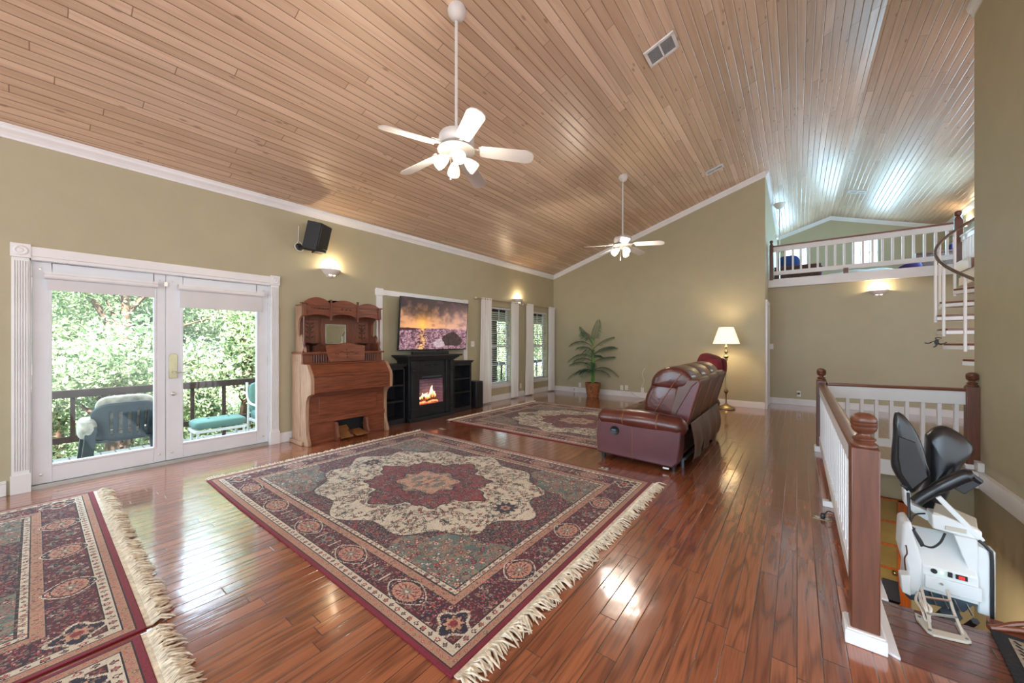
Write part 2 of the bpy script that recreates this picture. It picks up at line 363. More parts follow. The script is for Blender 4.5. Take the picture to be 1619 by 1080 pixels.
# leaf material
def leafmat():
    m = bpy.data.materials.new('leaf_green'); m.use_nodes = True; n = m.node_tree.nodes; l = m.node_tree.links; n.clear()
    o = n.new('ShaderNodeOutputMaterial'); d = n.new('ShaderNodeBsdfDiffuse'); t = n.new('ShaderNodeBsdfTranslucent'); x = n.new('ShaderNodeMixShader')
    g = n.new('ShaderNodeNewGeometry'); rp = ramp(n, [(0, srgb(84, 110, 84)), (.4, srgb(140, 164, 124)), (.75, srgb(190, 204, 166)), (1, srgb(236, 238, 218))]); l.new(g.outputs['Random Per Island'], rp.inputs[0])
    l.new(rp.outputs[0], d.inputs[0]); l.new(rp.outputs[0], t.inputs[0]); x.inputs[0].default_value = .4
    l.new(d.outputs[0], x.inputs[1]); l.new(t.outputs[0], x.inputs[2]); l.new(x.outputs[0], o.inputs[0]); return m
M['leaf'] = leafmat()
XL, YF, YB, YG = -5.4, 8.88, 9.88, 14.7
SL, RX, RZ = .313, .80, 5.13
cz = lambda x: RZ-SL*abs(x-RX)
# ---------------------------------------------------------------- structure
f = MB()
HX0, HX1, HY0, HY1 = .34, 1.5, 2.66, 5.86
f.box(XL-.15, HX0, -5, YB, -.15, 0); f.box(HX0, HX1, -5, 2.19, -.15, 0); f.box(HX0, HX1, HY1, YB, -.15, 0); f.box(1.66, 7, -5, YB, -.15, 0); f.box(1.5, 1.66, -5, 3.2, -.15, 0); f.box(1.5, 1.66, 6.14, YB, -.15, 0)
struct(f.build('floor', M['floor'], smooth=0))
f = MB(); f.box(HX0, HX1, 2.19, HY0, -.15, .0)
struct(f.build('floor_landing', M['landing'], smooth=0))
f = MB(); f.box(-6, 7, -5, 6.3, -2.95, -2.75); struct(f.build('floor_lower', M['landing'], smooth=0))
# left wall with openings (y0,y1,z0,z1)
ops = [(-.03, 1.86, 0, 2.07), (6.04, 6.96, .37, 2.14), (7.66, 8.56, .37, 2.14)]
f = MB(); x0, x1 = XL-.17, XL; y = -5
for a, b_, z0, z1 in ops:
    f.box(x0, x1, y, a, -.25, 3.3)
    if z0 > 0: f.box(x0, x1, a, b_, -.25, z0)
    f.box(x0, x1, a, b_, z1, 3.3); y = b_
f.box(x0, x1, y, YG, -.25, 3.3)
struct(f.build('wall_left', M['wall'], smooth=0))
f = MB(); f.prism([(XL, -.2), (-.5, -.2), (-.5, cz(-.5)+.02), (XL, cz(XL)+.02)], 'y', YF, YF+.12); struct(f.build('wall_far', M['wall'], smooth=0))
f = MB(); f.box(-.62, -.5, YF+.12, YG, -.2, cz(-.5)+.02); struct(f.build('wall_passage', M['wall'], smooth=0))
f = MB(); f.box(-.62, 7, YB, YB+.12, -.2, 2.54); struct(f.build('wall_under_loft', M['wall'], smooth=0))
# loft gable wall with two window openings
wops = [(-.31, .26, 3.62, 4.42), (1.28, 1.84, 3.50, 4.38)]
f = MB()
def gseg(a, b_, z0=None, z1=None):
    if z1 is not None: f.box(a, b_, YG, YG+.14, z0, z1); return
    zz = z0 if z0 is not None else 2.5
    pts = [(a, zz), (b_, zz), (b_, cz(b_)+.03)]+([(RX, RZ+.03)] if a < RX < b_ else [])+[(a, cz(a)+.03)]
    f.prism(pts, 'y', YG, YG+.14)
gseg(-.62, -.31); gseg(-.31, .26, 2.5, 3.62); gseg(-.31, .26, 4.42); gseg(.26, 1.28); gseg(1.28, 1.84, 2.5, 3.5); gseg(1.28, 1.84, 4.38); gseg(1.84, 3.25)
struct(f.build('wall_loft_gable', M['wall'], smooth=0))
f = MB(); f.box(3.1, 3.25, YB, YG, 2.5, cz(3.1)+.02); struct(f.build('wall_loft_right', M['wall'], smooth=0))
f = MB(); f.box(-.5, 3.1, YB-.04, YG, 2.54, 2.68); f.box(2.2, 3.3, YB-.75, YB-.04, 2.54, 2.68); struct(f.build('floor_loft', M['floor'], smooth=0))
f = MB(); f.box(-.5, 2.2, YB-.07, YB-.04, 2.52, 2.70); f.box(2.17, 2.2, YB-.75, YB-.07, 2.52, 2.70); struct(f.build('trim_1', M['trim'], bevel=.004))
# right wall beside the stairwell
f = MB(); f.box(1.5, 1.66, 3.2, 6.14, -2.75, cz(1.58)+.02); struct(f.build('wall_right', M['wall'], smooth=0))
f = MB(); f.box(1.455, 1.5, 3.2, HY1, -.155, .01); f.box(HX0, 1.455, HY1-.03, HY1, -.155, .01); f.box(HX0-.0, HX0+.03, HY0, HY1-.03, -.155, .01)
f.box(1.455, 1.5, HY1, 6.14, 0, .10); struct(f.build('trim_2', M['trim'], bevel=.004))
f = MB(); f.box(-6, 1.66, 6.14, 6.26, -2.75, -.15); struct(f.build('wall_lower_far', M['wall'], smooth=0))
f = MB(); f.box(-2.2, -2.05, -1, 6.14, -2.75, -.15); struct(f.build('wall_lower_left', M['wall'], smooth=0))
# ceiling, two slopes
f = MB(); f.prism([(XL-.3, cz(XL-.3)), (RX, RZ), (RX, RZ+.12), (XL-.3, cz(XL-.3)+.12)], 'y', -5, YG+.3)
struct(f.build('ceiling', M['ceil'], smooth=0))
f = MB(); f.prism([(RX, RZ), (7.2, cz(7.2)), (7.2, cz(7.2)+.12), (RX, RZ+.12)], 'y', -5, YG+.3)
struct(f.build('ceiling_right', M['ceil'], smooth=0))
# crown mouldings: stepped profile
def crown(name, a, b_, out):
    """moulding from a to b (points on the wall/ceiling line), out = horizontal direction away from the wall"""
    a, b_, out = Vector(a), Vector(b_), Vector(out); g = MB()
    prof = [(0, -.105), (.012, -.105), (.018, -.085), (.03, -.06), (.05, -.035), (.055, -.012), (.06, -.012), (.06, .01), (0, .01)]
    A = [g.P(a+out*p[0]+Vector((0, 0, p[1]))) for p in prof]; B = [g.P(b_+out*p[0]+Vector((0, 0, p[1]))) for p in prof]
    g.f.append(tuple(A)); g.f.append(tuple(reversed(B)))
    for k in range(len(prof)): g.f.append((A[k], B[k], B[(k+1) % len(prof)], A[(k+1) % len(prof)]))
    return struct(g.build(name, M['trim'], smooth=0))
crown('trim_3', (XL, -5, cz(XL)-.0), (XL, YF, cz(XL)), (1, 0, 0))
crown('trim_4', (XL, YF, cz(XL)), (-.5, YF, cz(-.5)), (0, -1, 0))
crown('trim_5', (-.5, YF-.02, cz(-.5)), (-.5, YG, cz(-.5)), (1, 0, 0))
crown('trim_6', (-.5, YG, cz(-.5)), (RX, YG, RZ), (0, -1, 0)); crown('trim_7', (RX, YG, RZ), (3.1, YG, cz(3.1)), (0, -1, 0))
crown('trim_8', (3.1, YB, cz(3.1)), (3.1, YG, cz(3.1)), (-1, 0, 0)); crown('trim_9', (1.5, 3.2, cz(1.5)), (1.5, 6.14, cz(1.5)), (-1, 0, 0))
# baseboards
def base(name, bx, h=.13):
    g = MB(); g.box(*bx, 0, h-.025); x0, x1, y0, y1 = bx
    g.box(x0, x1-.006 if x1-x0 < .03 else x1, y0+(.006 if y1-y0 < .03 else 0), y1, h-.025, h); return struct(g.build(name, M['trim'], bevel=.003))
base('baseboard_left_a', (XL, XL+.02, -5, -.15)); base('baseboard_left_b', (XL, XL+.02, 1.965, YF)); base('baseboard_far', (XL+.02, -.5, YF-.02, YF))
base('baseboard_passage', (-.48, 7, YB-.02, YB))
# white door casing on the passage wall + door leaf seen edge-on
g = MB(); g.box(-.5, -.465, YF+.02, YF+.12, 0, 2.08); g.box(-.5, -.465, 9.66, 9.76, 0, 2.08); g.box(-.5, -.465, YF+.02, 9.76, 2.08, 2.18); struct(g.build('trim_10', M['trim'], bevel=.004))
g = MB(); g.box(-.5, -.475, YF+.12, 9.66, 0.01, 2.08); dd = struct(g.build('door_3', M['doorw'], bevel=.003))
# ---------------------------------------------------------------- french doors
g = MB()
for y0 in (-.125, 1.862):
    g.box(XL, XL+.022, y0, y0+.098, .16, 2.07)
    for k in range(6): g.box(XL+.022, XL+.030, y0+.010+k*.014, y0+.018+k*.014, .20, 2.04)
    g.box(XL, XL+.036, y0-.006, y0+.106, 0, .165); g.box(XL, XL+.036, y0-.006, y0+.106, 2.07, 2.19)
    g.lathe([(.001, .046), (.012, .046), (.018, .040), (.024, .040), (.030, .046), (.040, .044), (.043, .036)], (XL, y0+.05, 2.13), 24, 'x')
g.box(XL, XL+.03, -.02, 1.856, 2.09, 2.175); g.box(XL, XL+.022, -.02, 1.856, 2.06, 2.09)
struct(g.build('trim_11', M['trim'], bevel=.002))
g = MB(); g.box(XL-.15, XL, -.035, -.019, 0, 2.075); g.box(XL-.15, XL, 1.849, 1.865, 0, 2.075); g.box(XL-.15, XL, -.035, 1.865, 2.056, 2.075); g.box(XL-.085, XL-.07, -.03, 1.86, 2.03, 2.06); struct(g.build('trim_16', M['doorw']))
g = MB(); g.box(6.9, 7.0, 6.0, YB, -.2, cz(6.9)+.02); struct(g.build('wall_east', M['wall'], smooth=0))
g = MB(); g.box(XL-.15, XL-.005, -.03, 1.86, 0, .035); struct(g.build('trim_12', M['silverp']))
def leaf(name, y0, y1, gl, handed):
    xb, xf = XL-.075, XL-.03; a, b_, z0, z1 = gl
    g = MB(); g.box(xb, xf, y0, a, .04, 2.055); g.box(xb, xf, b_, y1, .04, 2.055); g.box(xb, xf, a, b_, .04, z0); g.box(xb, xf, a, b_, z1, 2.055)
    t = .012; g.box(xf, xf+.006, a-.02, a, z0-.02, z1+.02); g.box(xf, xf+.006, b_, b_+.02, z0-.02, z1+.02); g.box(xf, xf+.006, a, b_, z0-.02, z0)
    d = struct(g.build(name, M['doorw'], bevel=.003))
    g = MB(); g.box(XL-.056, XL-.05, a, b_, z0, z1); g.build('glass_pane', M['glass'], d)
    hy = y0-.008 if handed < 0 else y1+.008
    for z in (.32, 1.08, 1.86):
        g = MB(); g.cyl((xf+.012, hy, z-.05), (xf+.012, hy, z+.05), .007); g.box(xf-.002, xf+.004, hy-.012, hy+.012, z-.05, z+.05)
        g.build('hinge', M['steel'], d)
    for z in (.12, 1.99):
        for yy in (y0+.05, y1-.05):
            g = MB(); g.lathe([(.001, 0), (.010, 0), (.010, .006), (.001, .008)], (xf, yy, z), 12, 'x'); g.build('bolt_cap', M['steel'], d)
    return d
dL = leaf('door_1', -.018, .868, (.096, .776, .205, 1.935), -1)
dR = leaf('door_2', .872, 1.848, (1.012, 1.722, .205, 1.935), 1)
def blind(d, y0, y1, z, drop):
    g = MB(); g.tube([(XL+.01, y0, z+.03), (XL+.01, y1, z+.03)], .028, 16); g.box(XL-.02, XL+.04, y0, y1, z+.045, z+.065); g.build('blind_headrail', M['trim'], d)
    g = MB(); g.box(XL-.005, XL, y0+.02, y1-.02, z-drop, z+.02); g.box(XL-.009, XL+.004, y0+.02, y1-.02, z-drop-.015, z-drop); g.build('roller_blind', M['blindc'], d)
blind(dL, .05, .80, 1.90, .085); blind(dR, .965, 1.79, 1.90, .175)
g = MB(); g.prism([(.93-.035, .93), (.93+.035, .93), (.93+.035, 1.17), (.93+.02, 1.20), (.93-.02, 1.20), (.93-.035, 1.17)], 'x', XL-.03, XL-.022)
g.M = None; hp = g.build('door_handle', M['brass'], dR, bevel=.002)
g = MB(); g.tube(bez([(XL-.03, .93, 1.0), (XL+.03, .93, 1.0), (XL+.04, .96, .995), (XL+.04, 1.04, 1.0), (XL+.035, 1.06, .99)], 5), .008, 10); g.build('lever', M['steel'], hp)
g = MB(); g.lathe([(.001, .0), (.02, 0), (.02, .008), (.012, .012), (.001, .012)], (XL-.03, .93, .76), 16, 'x'); g.box(XL-.02, XL+.0, .915, .945, .755, .765); g.build('thumb_turn', M['steel'], dR)
g = MB(); g.box(XL-.03, XL-.015, .855, .885, 1.93, 1.98); g.build('latch', M['steel'], dL)
# ---------------------------------------------------------------- windows on the left wall
for wi, (a, b_, z0, z1) in enumerate(ops[1:]):
    g = MB(); xo, xi = XL-.15, XL-.11; w = .045
    g.box(xo, xi, a, a+w, z0, z1); g.box(xo, xi, b_-w, b_, z0, z1); g.box(xo, xi, a, b_, z0, z0+w); g.box(xo, xi, a, b_, z1-w, z1)
    zm = (z0+z1)/2-.02; g.box(xo-.01, xi+.015, a, b_, zm-.025, zm+.03)
    ym = (a+b_)/2
    for yy in (a+(b_-a)/3, a+2*(b_-a)/3): g.box(xo+.012, xi-.012, yy-.009, yy+.009, z0, z1)
    for zz in ((z0+zm)/2, zm+(z1-zm)/3, zm+2*(z1-zm)/3): g.box(xo+.012, xi-.012, a, b_, zz-.009, zz+.009)
    wd = struct(g.build('window_%d' % (wi+1), M['trim'], bevel=.002))
    g = MB(); g.box(XL-.133, XL-.129, a+w, b_-w, z0+w, z1-w); g.build('glass_pane', M['glass'], wd)
    g = MB(); g.box(XL-.11, XL+.03, a-.02, b_+.02, z0-.03, z0+.004); g.box(XL, XL+.012, a-.02, b_+.02, z0-.075, z0-.03); g.build('window_sill', M['trim'], wd, bevel=.004)
    g = MB(); g.box(XL-.08, XL-.02, a+.01, b_-.01, z1-.05, z1-.005)
    n = 34
    for k in range(n):
        z = z0+.04+(z1-.08-z0-.04)*k/n; g.obox((XL-.05, ym, z), (.046, b_-a-.03, .0025), (0, R(-14), 0))
    g.box(XL-.07, XL-.03, a+.015, b_-.015, z0+.012, z0+.03)
    for yy in (a+.12, b_-.12): g.box(XL-.052, XL-.049, yy-.002, yy+.002, z0+.02, z1-.03)
    g.build('venetian_blind', M['slat'], wd, smooth=0)
# loft windows
for k, (a, b_, z0, z1) in enumerate(wops):
    g = MB(); w = .03
    g.box(a, a+w, YG-.01, YG+.08, z0, z1); g.box(b_-w, b_, YG-.01, YG+.08, z0, z1); g.box(a, b_, YG-.01, YG+.08, z0, z0+w); g.box(a, b_, YG-.01, YG+.08, z1-w, z1)
    for t in (1/3, 2/3): g.box(a+(b_-a)*t-.010, a+(b_-a)*t+.010, YG+.03, YG+.05, z0, z1)
    g.box(a, b_, YG+.03, YG+.05, (z0+z1)/2-.010, (z0+z1)/2+.010)
    wd = struct(g.build('window_%d' % (k+3), M['trim'], bevel=.002))
    g = MB(); g.box(a+w, b_-w, YG+.055, YG+.059, z0+w, z1-w); g.build('glass_pane', M['glass'], wd)
# old window casing left around the television
g = MB(); g.box(XL, XL+.02, 3.38, 3.49, .45, 2.19); g.box(XL, XL+.02, 5.36, 5.46, .45, 2.19); g.box(XL, XL+.024, 3.36, 5.48, 2.10, 2.19); g.box(XL, XL+.03, 3.37, 3.50, 2.09, 2.21); g.box(XL, XL+.03, 5.35, 5.47, 2.09, 2.20)
struct(g.build('trim_13', M['trim'], bevel=.003))
# lower door with amber panes
g = MB(); D = (.13, 1.02)
y0, y1 = 6.09, 6.14; zt, zb = -.50, -2.7
g.box(D[0], D[0]+.10, y0, y1, zb, zt); g.box(D[1]-.10, D[1], y0, y1, zb, zt); g.box(D[0], D[1], y0, y1, zt-.02, zt); g.box(D[0], D[1], y0, y1, zb, zb+.25)
for k in range(8): z = zt-.27*(k+1); g.box(D[0]+.1, D[1]-.1, y0+.01, y1-.01, z-.012, z+.012)
g.box(.5, .53, y0+.01, y1-.01, zb, zt)
dr = struct(g.build('door_4', M['orange'], bevel=.002))
g = MB(); g.box(D[0]+.1, D[1]-.1, y1-.03, y1-.02, zb+.25, zt-.02); g.build('glass_pane', M['doorglass'], dr)
g = MB(); g.sup((D[1]-.13, 6.05, -1.33), (.05, .05, .05), 1); g.cyl((D[1]-.13, 6.05, -1.33), (D[1]-.13, 6.1, -1.33), .012); g.build('door_knob', M['brass'], dr)
# ---------------------------------------------------------------- oriental rugs
def lin(*c): return np.array(srgb(*c)[:3])
def value_noise(h, w, cell, seed):
    r = np.random.default_rng(seed); gh, gw = int(h/cell)+3, int(w/cell)+3; g = r.random((gh, gw))
    yy = np.arange(h)/cell; xx = np.arange(w)/cell; yi = yy.astype(int); xi = xx.astype(int); fy = (yy-yi)[:, None]; fx = (xx-xi)[None, :]
    fy = fy*fy*(3-2*fy); fx = fx*fx*(3-2*fx)
    a = g[yi][:, xi]; b = g[yi][:, xi+1]; c = g[yi+1][:, xi]; d = g[yi+1][:, xi+1]
    return (a*(1-fx)+b*fx)*(1-fy)+(c*(1-fx)+d*fx)*fy
RL, RW, PX = 3.38, 2.55, .0055
def rug_pattern():
    nx, ny = int(RL/2/PX), int(RW/2/PX)          # one quarter, mirrored afterwards
    x = (np.arange(nx)+.5)*PX; y = (np.arange(ny)+.5)*PX; X, Y = np.meshgrid(x, y, indexing='ij')
    d = np.minimum(RL/2-X, RW/2-Y)
    C = dict(crim=lin(128, 28, 48), wine=lin(92, 34, 44), tan=lin(176, 134, 106), ivory=lin(206, 196, 172), navy=lin(38, 38, 58), gg=lin(126, 128, 112), rose=lin(178, 84, 80), red=lin(140, 40, 46), plum=lin(98, 50, 66), teal=lin(74, 104, 100), peach=lin(198, 150, 120), sage=lin(110, 118, 92), dk=lin(46, 42, 44))
    img = np.zeros((nx, ny, 3)); img[:] = C['red']
    def fill(m, c): img[m] = C[c]
    def stamp(cx, cy, r, c1, c2=None, petals=6, c3=None, mask=None):
        ix0, ix1 = max(0, int((cx-r*1.3)/PX)), min(nx, int((cx+r*1.3)/PX)+1); iy0, iy1 = max(0, int((cy-r*1.3)/PX)), min(ny, int((cy+r*1.3)/PX)+1)
        if ix0 >= ix1 or iy0 >= iy1: return
        xs = X[ix0:ix1, iy0:iy1]-cx; ys = Y[ix0:ix1, iy0:iy1]-cy; rr = np.hypot(xs, ys); th = np.arctan2(ys, xs); sub = img[ix0:ix1, iy0:iy1]
        ok = np.ones_like(rr, bool) if mask is None else mask[ix0:ix1, iy0:iy1]
        if c3: sub[ok & (rr < r*(1.0+.18*np.cos(petals*th)))] = C[c3]
        sub[ok & (rr < r*(.82+.18*np.cos(petals*th)))] = C[c1]
        if c2: sub[ok & (rr < r*.42)] = C[c2]
    def curve(pts, c, w, mask=None):
        for px_, py_ in pts:
            ix, iy = int(px_/PX), int(py_/PX)
            for dx in range(w):
                for dy in range(w):
                    a, b = ix+dx, iy+dy
                    if 0 <= a < nx and 0 <= b < ny and (mask is None or mask[a, b]): img[a, b] = C[c]
    def vines(mask, n, col, flowers, r0, step=.011, leafc=('sage', 'teal')):
        k = 0; t = 0
        while k < n and t < n*20:
            t += 1; cx, cy = rng.random()*RL/2, rng.random()*RW/2
            ix, iy = min(nx-1, int(cx/PX)), min(ny-1, int(cy/PX))
            if not mask[ix, iy]: continue
            k += 1; a = rng.random()*6.28; cu = (rng.random()-.5)*.9; pts = []
            for s in range(rng.integers(8, 20)):
                pts.append((cx, cy)); cx += math.cos(a)*PX; cy += math.sin(a)*PX; a += cu*.32
                if s % 5 == 2:
                    stamp(cx+math.cos(a+1.5)*step, cy+math.sin(a+1.5)*step, .006, leafc[k % len(leafc)], None, 2, None, mask)
            curve(pts, col, 1, mask)
            fc = flowers[rng.integers(len(flowers))]; stamp(cx, cy, r0*(.6+.8*rng.random()), fc[0], fc[1], int(rng.integers(4, 8)), fc[2] if len(fc) > 2 else None, mask)
    field = d > .37
    fx, fy = X, Y; th = np.arctan2(fy/.84, fx/1.12); rad = np.hypot(fx/1.12, fy/.84)
    # crimson field with spandrels
    fill(field, 'red')
    s1 = np.hypot((RL/2-.37-X)/.86, (RW/2-.37-Y)/.60); tt = np.arctan2((RW/2-.37-Y)/.60, (RL/2-.37-X)/.86)
    sp = field & (s1 < .72+.10*np.abs(np.sin(tt*5)))
    n1 = value_noise(nx, ny, 9, 3); n2 = value_noise(nx, ny, 4, 4)
    img[field & (n1 > .62)] = C['wine']; img[field & (n1 < .22)] = C['plum']
    fill(sp, 'gg'); img[sp & (n1 > .68)] = C['teal']*1.2; img[sp & (n1 < .25)] = C['tan']*.75
    outer = 1.0+.055*np.cos(th*12)+.05*np.abs(np.cos(th*4))-.03
    iv = field & (rad < outer)
    ring_dark = field & (rad < outer+.018) & ~iv
    fill(ring_dark, 'dk'); fill(iv, 'ivory')
    r2 = np.hypot(fx/.68, fy/.58); o2 = .86+.09*np.cos(th*8)+.05*np.cos(th*4)+.03*np.cos(th*24)
    m2 = iv & (r2 < o2); fill(iv & (r2 < o2+.03) & ~m2, 'dk'); fill(m2, 'red'); img[m2 & (n1 > .6)] = C['wine']
    r3 = np.hypot(fx/.32, fy/.27); o3 = .9+.10*np.cos(th*8)
    m3 = r3 < o3; fill((r3 < o3+.06) & ~m3, 'navy'); fill(m3, 'peach'); img[m3 & (n1 > .5)] = C['gg']
    ivf = iv & ~m2
    FL = [('rose', 'wine', 'dk'), ('plum', 'ivory', 'dk'), ('sage', 'dk'), ('rose', 'ivory'), ('dk', 'rose'), ('red', 'peach', 'dk')]
    FR = [('wine', 'rose', 'navy'), ('navy', 'red'), ('plum', 'peach', 'navy'), ('gg', 'red', 'navy'), ('rose', 'navy'), ('wine', 'gg'), ('navy', 'rose')]
    FS = [('rose', 'ivory', 'dk'), ('red', 'peach'), ('peach', 'plum', 'teal'), ('ivory', 'red'), ('plum', 'rose', 'dk'), ('teal', 'ivory')]
    vines(ivf, 250, 'dk', FL, .013); vines(field & ~iv & ~sp, 360, 'navy', FR, .015); vines(sp, 200, 'teal', FS, .015, leafc=('sage', 'rose')); vines(m2 & ~m3, 120, 'navy', FR, .014); vines(m3, 26, 'plum', FS, .012)
    stamp(.93, .0, .085, 'navy', 'rose', 10, 'dk'); stamp(.93, 0, .045, 'tan', 'wine', 6)
    # borders by distance from the edge
    fill(d < .37, 'ivory'); fill(d < .335, 'tan'); fill((d < .338) & (d > .33), 'dk'); fill(d < .285, 'navy'); fill(d < .28, 'wine'); fill(d < .118, 'dk'); fill(d < .113, 'ivory'); fill(d < .074, 'navy'); fill(d < .069, 'tan'); fill(d < .032, 'dk'); fill(d < .028, 'crim')
    fill((d < .373) & (d > .367), 'dk')
    mb = (d > .12) & (d < .28); vines(mb, 330, 'navy', [('ivory', 'red'), ('rose', 'navy'), ('gg', 'plum'), ('peach', 'red'), ('navy', 'rose'), ('crim', 'ivory')], .010, leafc=('gg', 'rose'))
    for k in range(0, 400):
        t = k*.031
        for dd, c1, c2, r in ((.052, 'rose', 'peach', .009), (.308, 'rose', 'peach', .009)):
            if t < RL/2-dd: stamp(t, RW/2-dd+(.006 if k % 2 else -.006), r, c1, c2, 4, 'sage' if k % 3 == 0 else None)
            if t < RW/2-dd: stamp(RL/2-dd+(.006 if k % 2 else -.006), t, r, c1, c2, 4, 'sage' if k % 3 == 0 else None)
        t = k*.05
        for dd, r in ((.0935, .014), (.352, .011)):
            if t < RL/2-dd: stamp(t, RW/2-dd, r, 'plum' if k % 2 else 'rose', 'gg' if k % 3 else 'ivory', 4 if k % 2 else 8, 'dk' if k % 2 == 0 else None)
            if t < RW/2-dd: stamp(RL/2-dd, t, r, 'plum' if k % 2 else 'rose', 'gg' if k % 3 else 'ivory', 4 if k % 2 else 8, 'dk' if k % 2 == 0 else None)
    def medal(cx, cy, a, b):
        xs, ys = X-cx, Y-cy; e = (np.abs(xs)/(a*1.55))**1.5+(np.abs(ys)/(b*1.3))**1.5
        img[e < 1.0] = C['ivory']; img[e < .90] = C['navy']
        q = (e < .82) & (value_noise(nx, ny, 2.5, 8) > .6); img[q] = C['rose']; q = (e < .8) & (value_noise(nx, ny, 2.2, 9) > .74); img[q] = C['ivory']
        rr = np.hypot(xs/a, ys/b); an = np.arctan2(ys, xs); img[rr < 1.06] = C['dk']; img[rr < .98] = C['peach']*.92
        img[(rr < .75) & (np.cos(an*12) > .55) & (rr > .2)] = C['plum']; img[(rr < .3)] = C['gg']; img[rr < .12] = C['ivory']; img[(rr < .96) & (np.cos(an*24+rr*6) > .8) & (rr > .55)] = C['rose']
    for cx in (0, .565, 1.13): medal(cx, RW/2-.2, .095, .066)
    for cy in (0, .56): medal(RL/2-.2, cy, .066, .085)
    for cx in (.28, .85): stamp(cx, RW/2-.2, .045, 'gg', 'red', 8, 'navy')
    for cx in (.2, .365, .77, .93): 
        q = (np.abs(X-cx) < .006) & (np.abs(Y-(RW/2-.2)) < .04); img[q] = C['ivory']
    stamp(RL/2-.2, .30, .045, 'gg', 'red', 8, 'navy'); stamp(RL/2-.2, RW/2-.2, .085, 'navy', 'rose', 4, 'ivory'); stamp(RL/2-.2, RW/2-.2, .05, 'peach', 'red', 8, 'dk')
    sk = value_noise(nx, ny, 1.7, 21); sk2 = value_noise(nx, ny, 2.1, 22); pal = [C['navy'], C['rose']*.8, C['gg']*.9, C['plum'], C['tan']*.8]
    for q, pc in enumerate(pal):
        lo_, hi_ = .30+q*.09, .30+q*.09+.075; ms = (sk > .58) & (sk2 > lo_) & (sk2 < hi_) & (d > .118); dim = np.where(ivf, .35, .75)[..., None]; img = np.where(ms[..., None], img*(1-dim)+pc*dim, img)
    lum = img.mean(2, keepdims=True); img = img*.88+lum*.12*np.array([1.0, .96, 1.08])
    full = np.concatenate([img[::-1], img], 0); full = np.concatenate([full[:, ::-1], full], 1)
    fn = value_noise(full.shape[0], full.shape[1], 30, 5)[..., None]; full = full*(.9+.2*fn)
    return np.clip(full, 0, 1)
RIMG = rug_pattern()
def rug_mesh():
    nx, ny = RIMG.shape[:2]
    xs = np.linspace(-RL/2, RL/2, nx+1); ys = np.linspace(-RW/2, RW/2, ny+1)
    XX, YY = np.meshgrid(xs, ys, indexing='ij'); co = np.stack([XX, YY, np.full_like(XX, .009)], -1).reshape(-1, 3)
    co[:, 2] += .0025*np.sin(co[:, 0]*1.9)*np.cos(co[:, 1]*2.3)
    co[:, 1] += .006*np.sin(co[:, 0]*2.1)
    i = np.arange(nx)[:, None]*(ny+1)+np.arange(ny)[None, :]
    q = np.stack([i, i+ny+1, i+ny+2, i+1], -1).reshape(-1, 4)
    # skirt so the pile has thickness
    per = [k*(ny+1) for k in range(nx+1)]+[nx*(ny+1)+k for k in range(1, ny+1)]+[k*(ny+1)+ny for k in range(nx-1, -1, -1)]+[k for k in range(ny-1, 0, -1)]
    n0 = len(co); low = co[per].copy(); low[:, 2] = .001; co = np.concatenate([co, low]); m = len(per); ar = np.arange(m)
    sk = np.stack([np.array(per), n0+ar, n0+(ar+1) % m, np.array(per)[(ar+1) % m]], -1)
    F = np.concatenate([q, sk]); me = bpy.data.meshes.new('rug_pile')
    me.vertices.add(len(co)); me.vertices.foreach_set('co', co.astype(np.float32).ravel())
    me.loops.add(F.size); me.loops.foreach_set('vertex_index', F.astype(np.int32).ravel())
    me.polygons.add(len(F)); me.polygons.foreach_set('loop_start', (np.arange(len(F))*4).astype(np.int32))
    me.update(calc_edges=True)
    fc = np.concatenate([RIMG.reshape(-1, 3), np.tile(lin(110, 24, 42), (m, 1))]); lc = np.repeat(np.concatenate([fc, np.ones((len(fc), 1))], 1), 4, axis=0)
    at = me.color_attributes.new('Col', 'FLOAT_COLOR', 'CORNER'); at.data.foreach_set('color', lc.astype(np.float32).ravel())
    me.materials.append(M['rugm']); return me
RUG = rug_mesh()
def fringe_mesh(sign, frac=1.0, ln=.10):
    g = MB(); x = sign*RL/2
    g.box(min(x, x+sign*.025), max(x, x+sign*.025), -RW/2+.01, RW/2-.01, .002, .008)
    n = 330
    for k in range(n):
        y = -RW/2+.012+(RW-.024)*k/n; a = random.uniform(-.55, .55)+.3*math.sin(k*.21); L = ln*random.uniform(.55, 1.1); bx = x+sign*.02
        p = [(bx, y, .006), (bx+sign*L*.4, y+a*L*.25, .014+random.random()*.014), (bx+sign*L*.8, y+a*L*.7, .006+random.random()*.01), (bx+sign*L*.95, y+a*L, .004)]
        g.tube(p, [.005, .0055, .0045, .0015], 5, False)
    return g
def rug(loc, rz, label, zs=(1, -1), ln=.10):
    o = bpy.data.objects.new('oriental_rug', RUG); COL.objects.link(o); o.location = loc; o.rotation_euler = (0, 0, rz); tag(o, label, 'rug')
    for s in zs: fringe_mesh(s, ln=ln).build('fringe', M['fringe'], o)
    return o
r1 = rug((-2.76, 2.275, .0), 0, 'large red and ivory medallion rug in the middle of the wood floor', (1,))
g = MB()
for k in range(300):
    y = -RW/2+.012+(RW-.024)*k/300; L = random.uniform(.02, .06)*(1.7 if k < 14 else 1); g.tube([(-RL/2, y, .006), (-RL/2-L*.6, y+random.uniform(-.01, .01), .012+random.random()*.012), (-RL/2-L, y+random.uniform(-.02, .02), .004)], [.005, .005, .002], 5, False)
g.build('fringe', M['fringe'], r1)
r2 = rug((-2.93, 5.57, .0), 0, 'red medallion rug running under the front of the brown leather sofa', (-1, 1), .05)
r2.scale = (1, 1.03, 1)
r3 = rug((-3.645, -1.375, .0), R(90), 'left foreground rug lying along the glass doors with cream fringe', (1,))
r3.scale = (1, 1.0, 1)
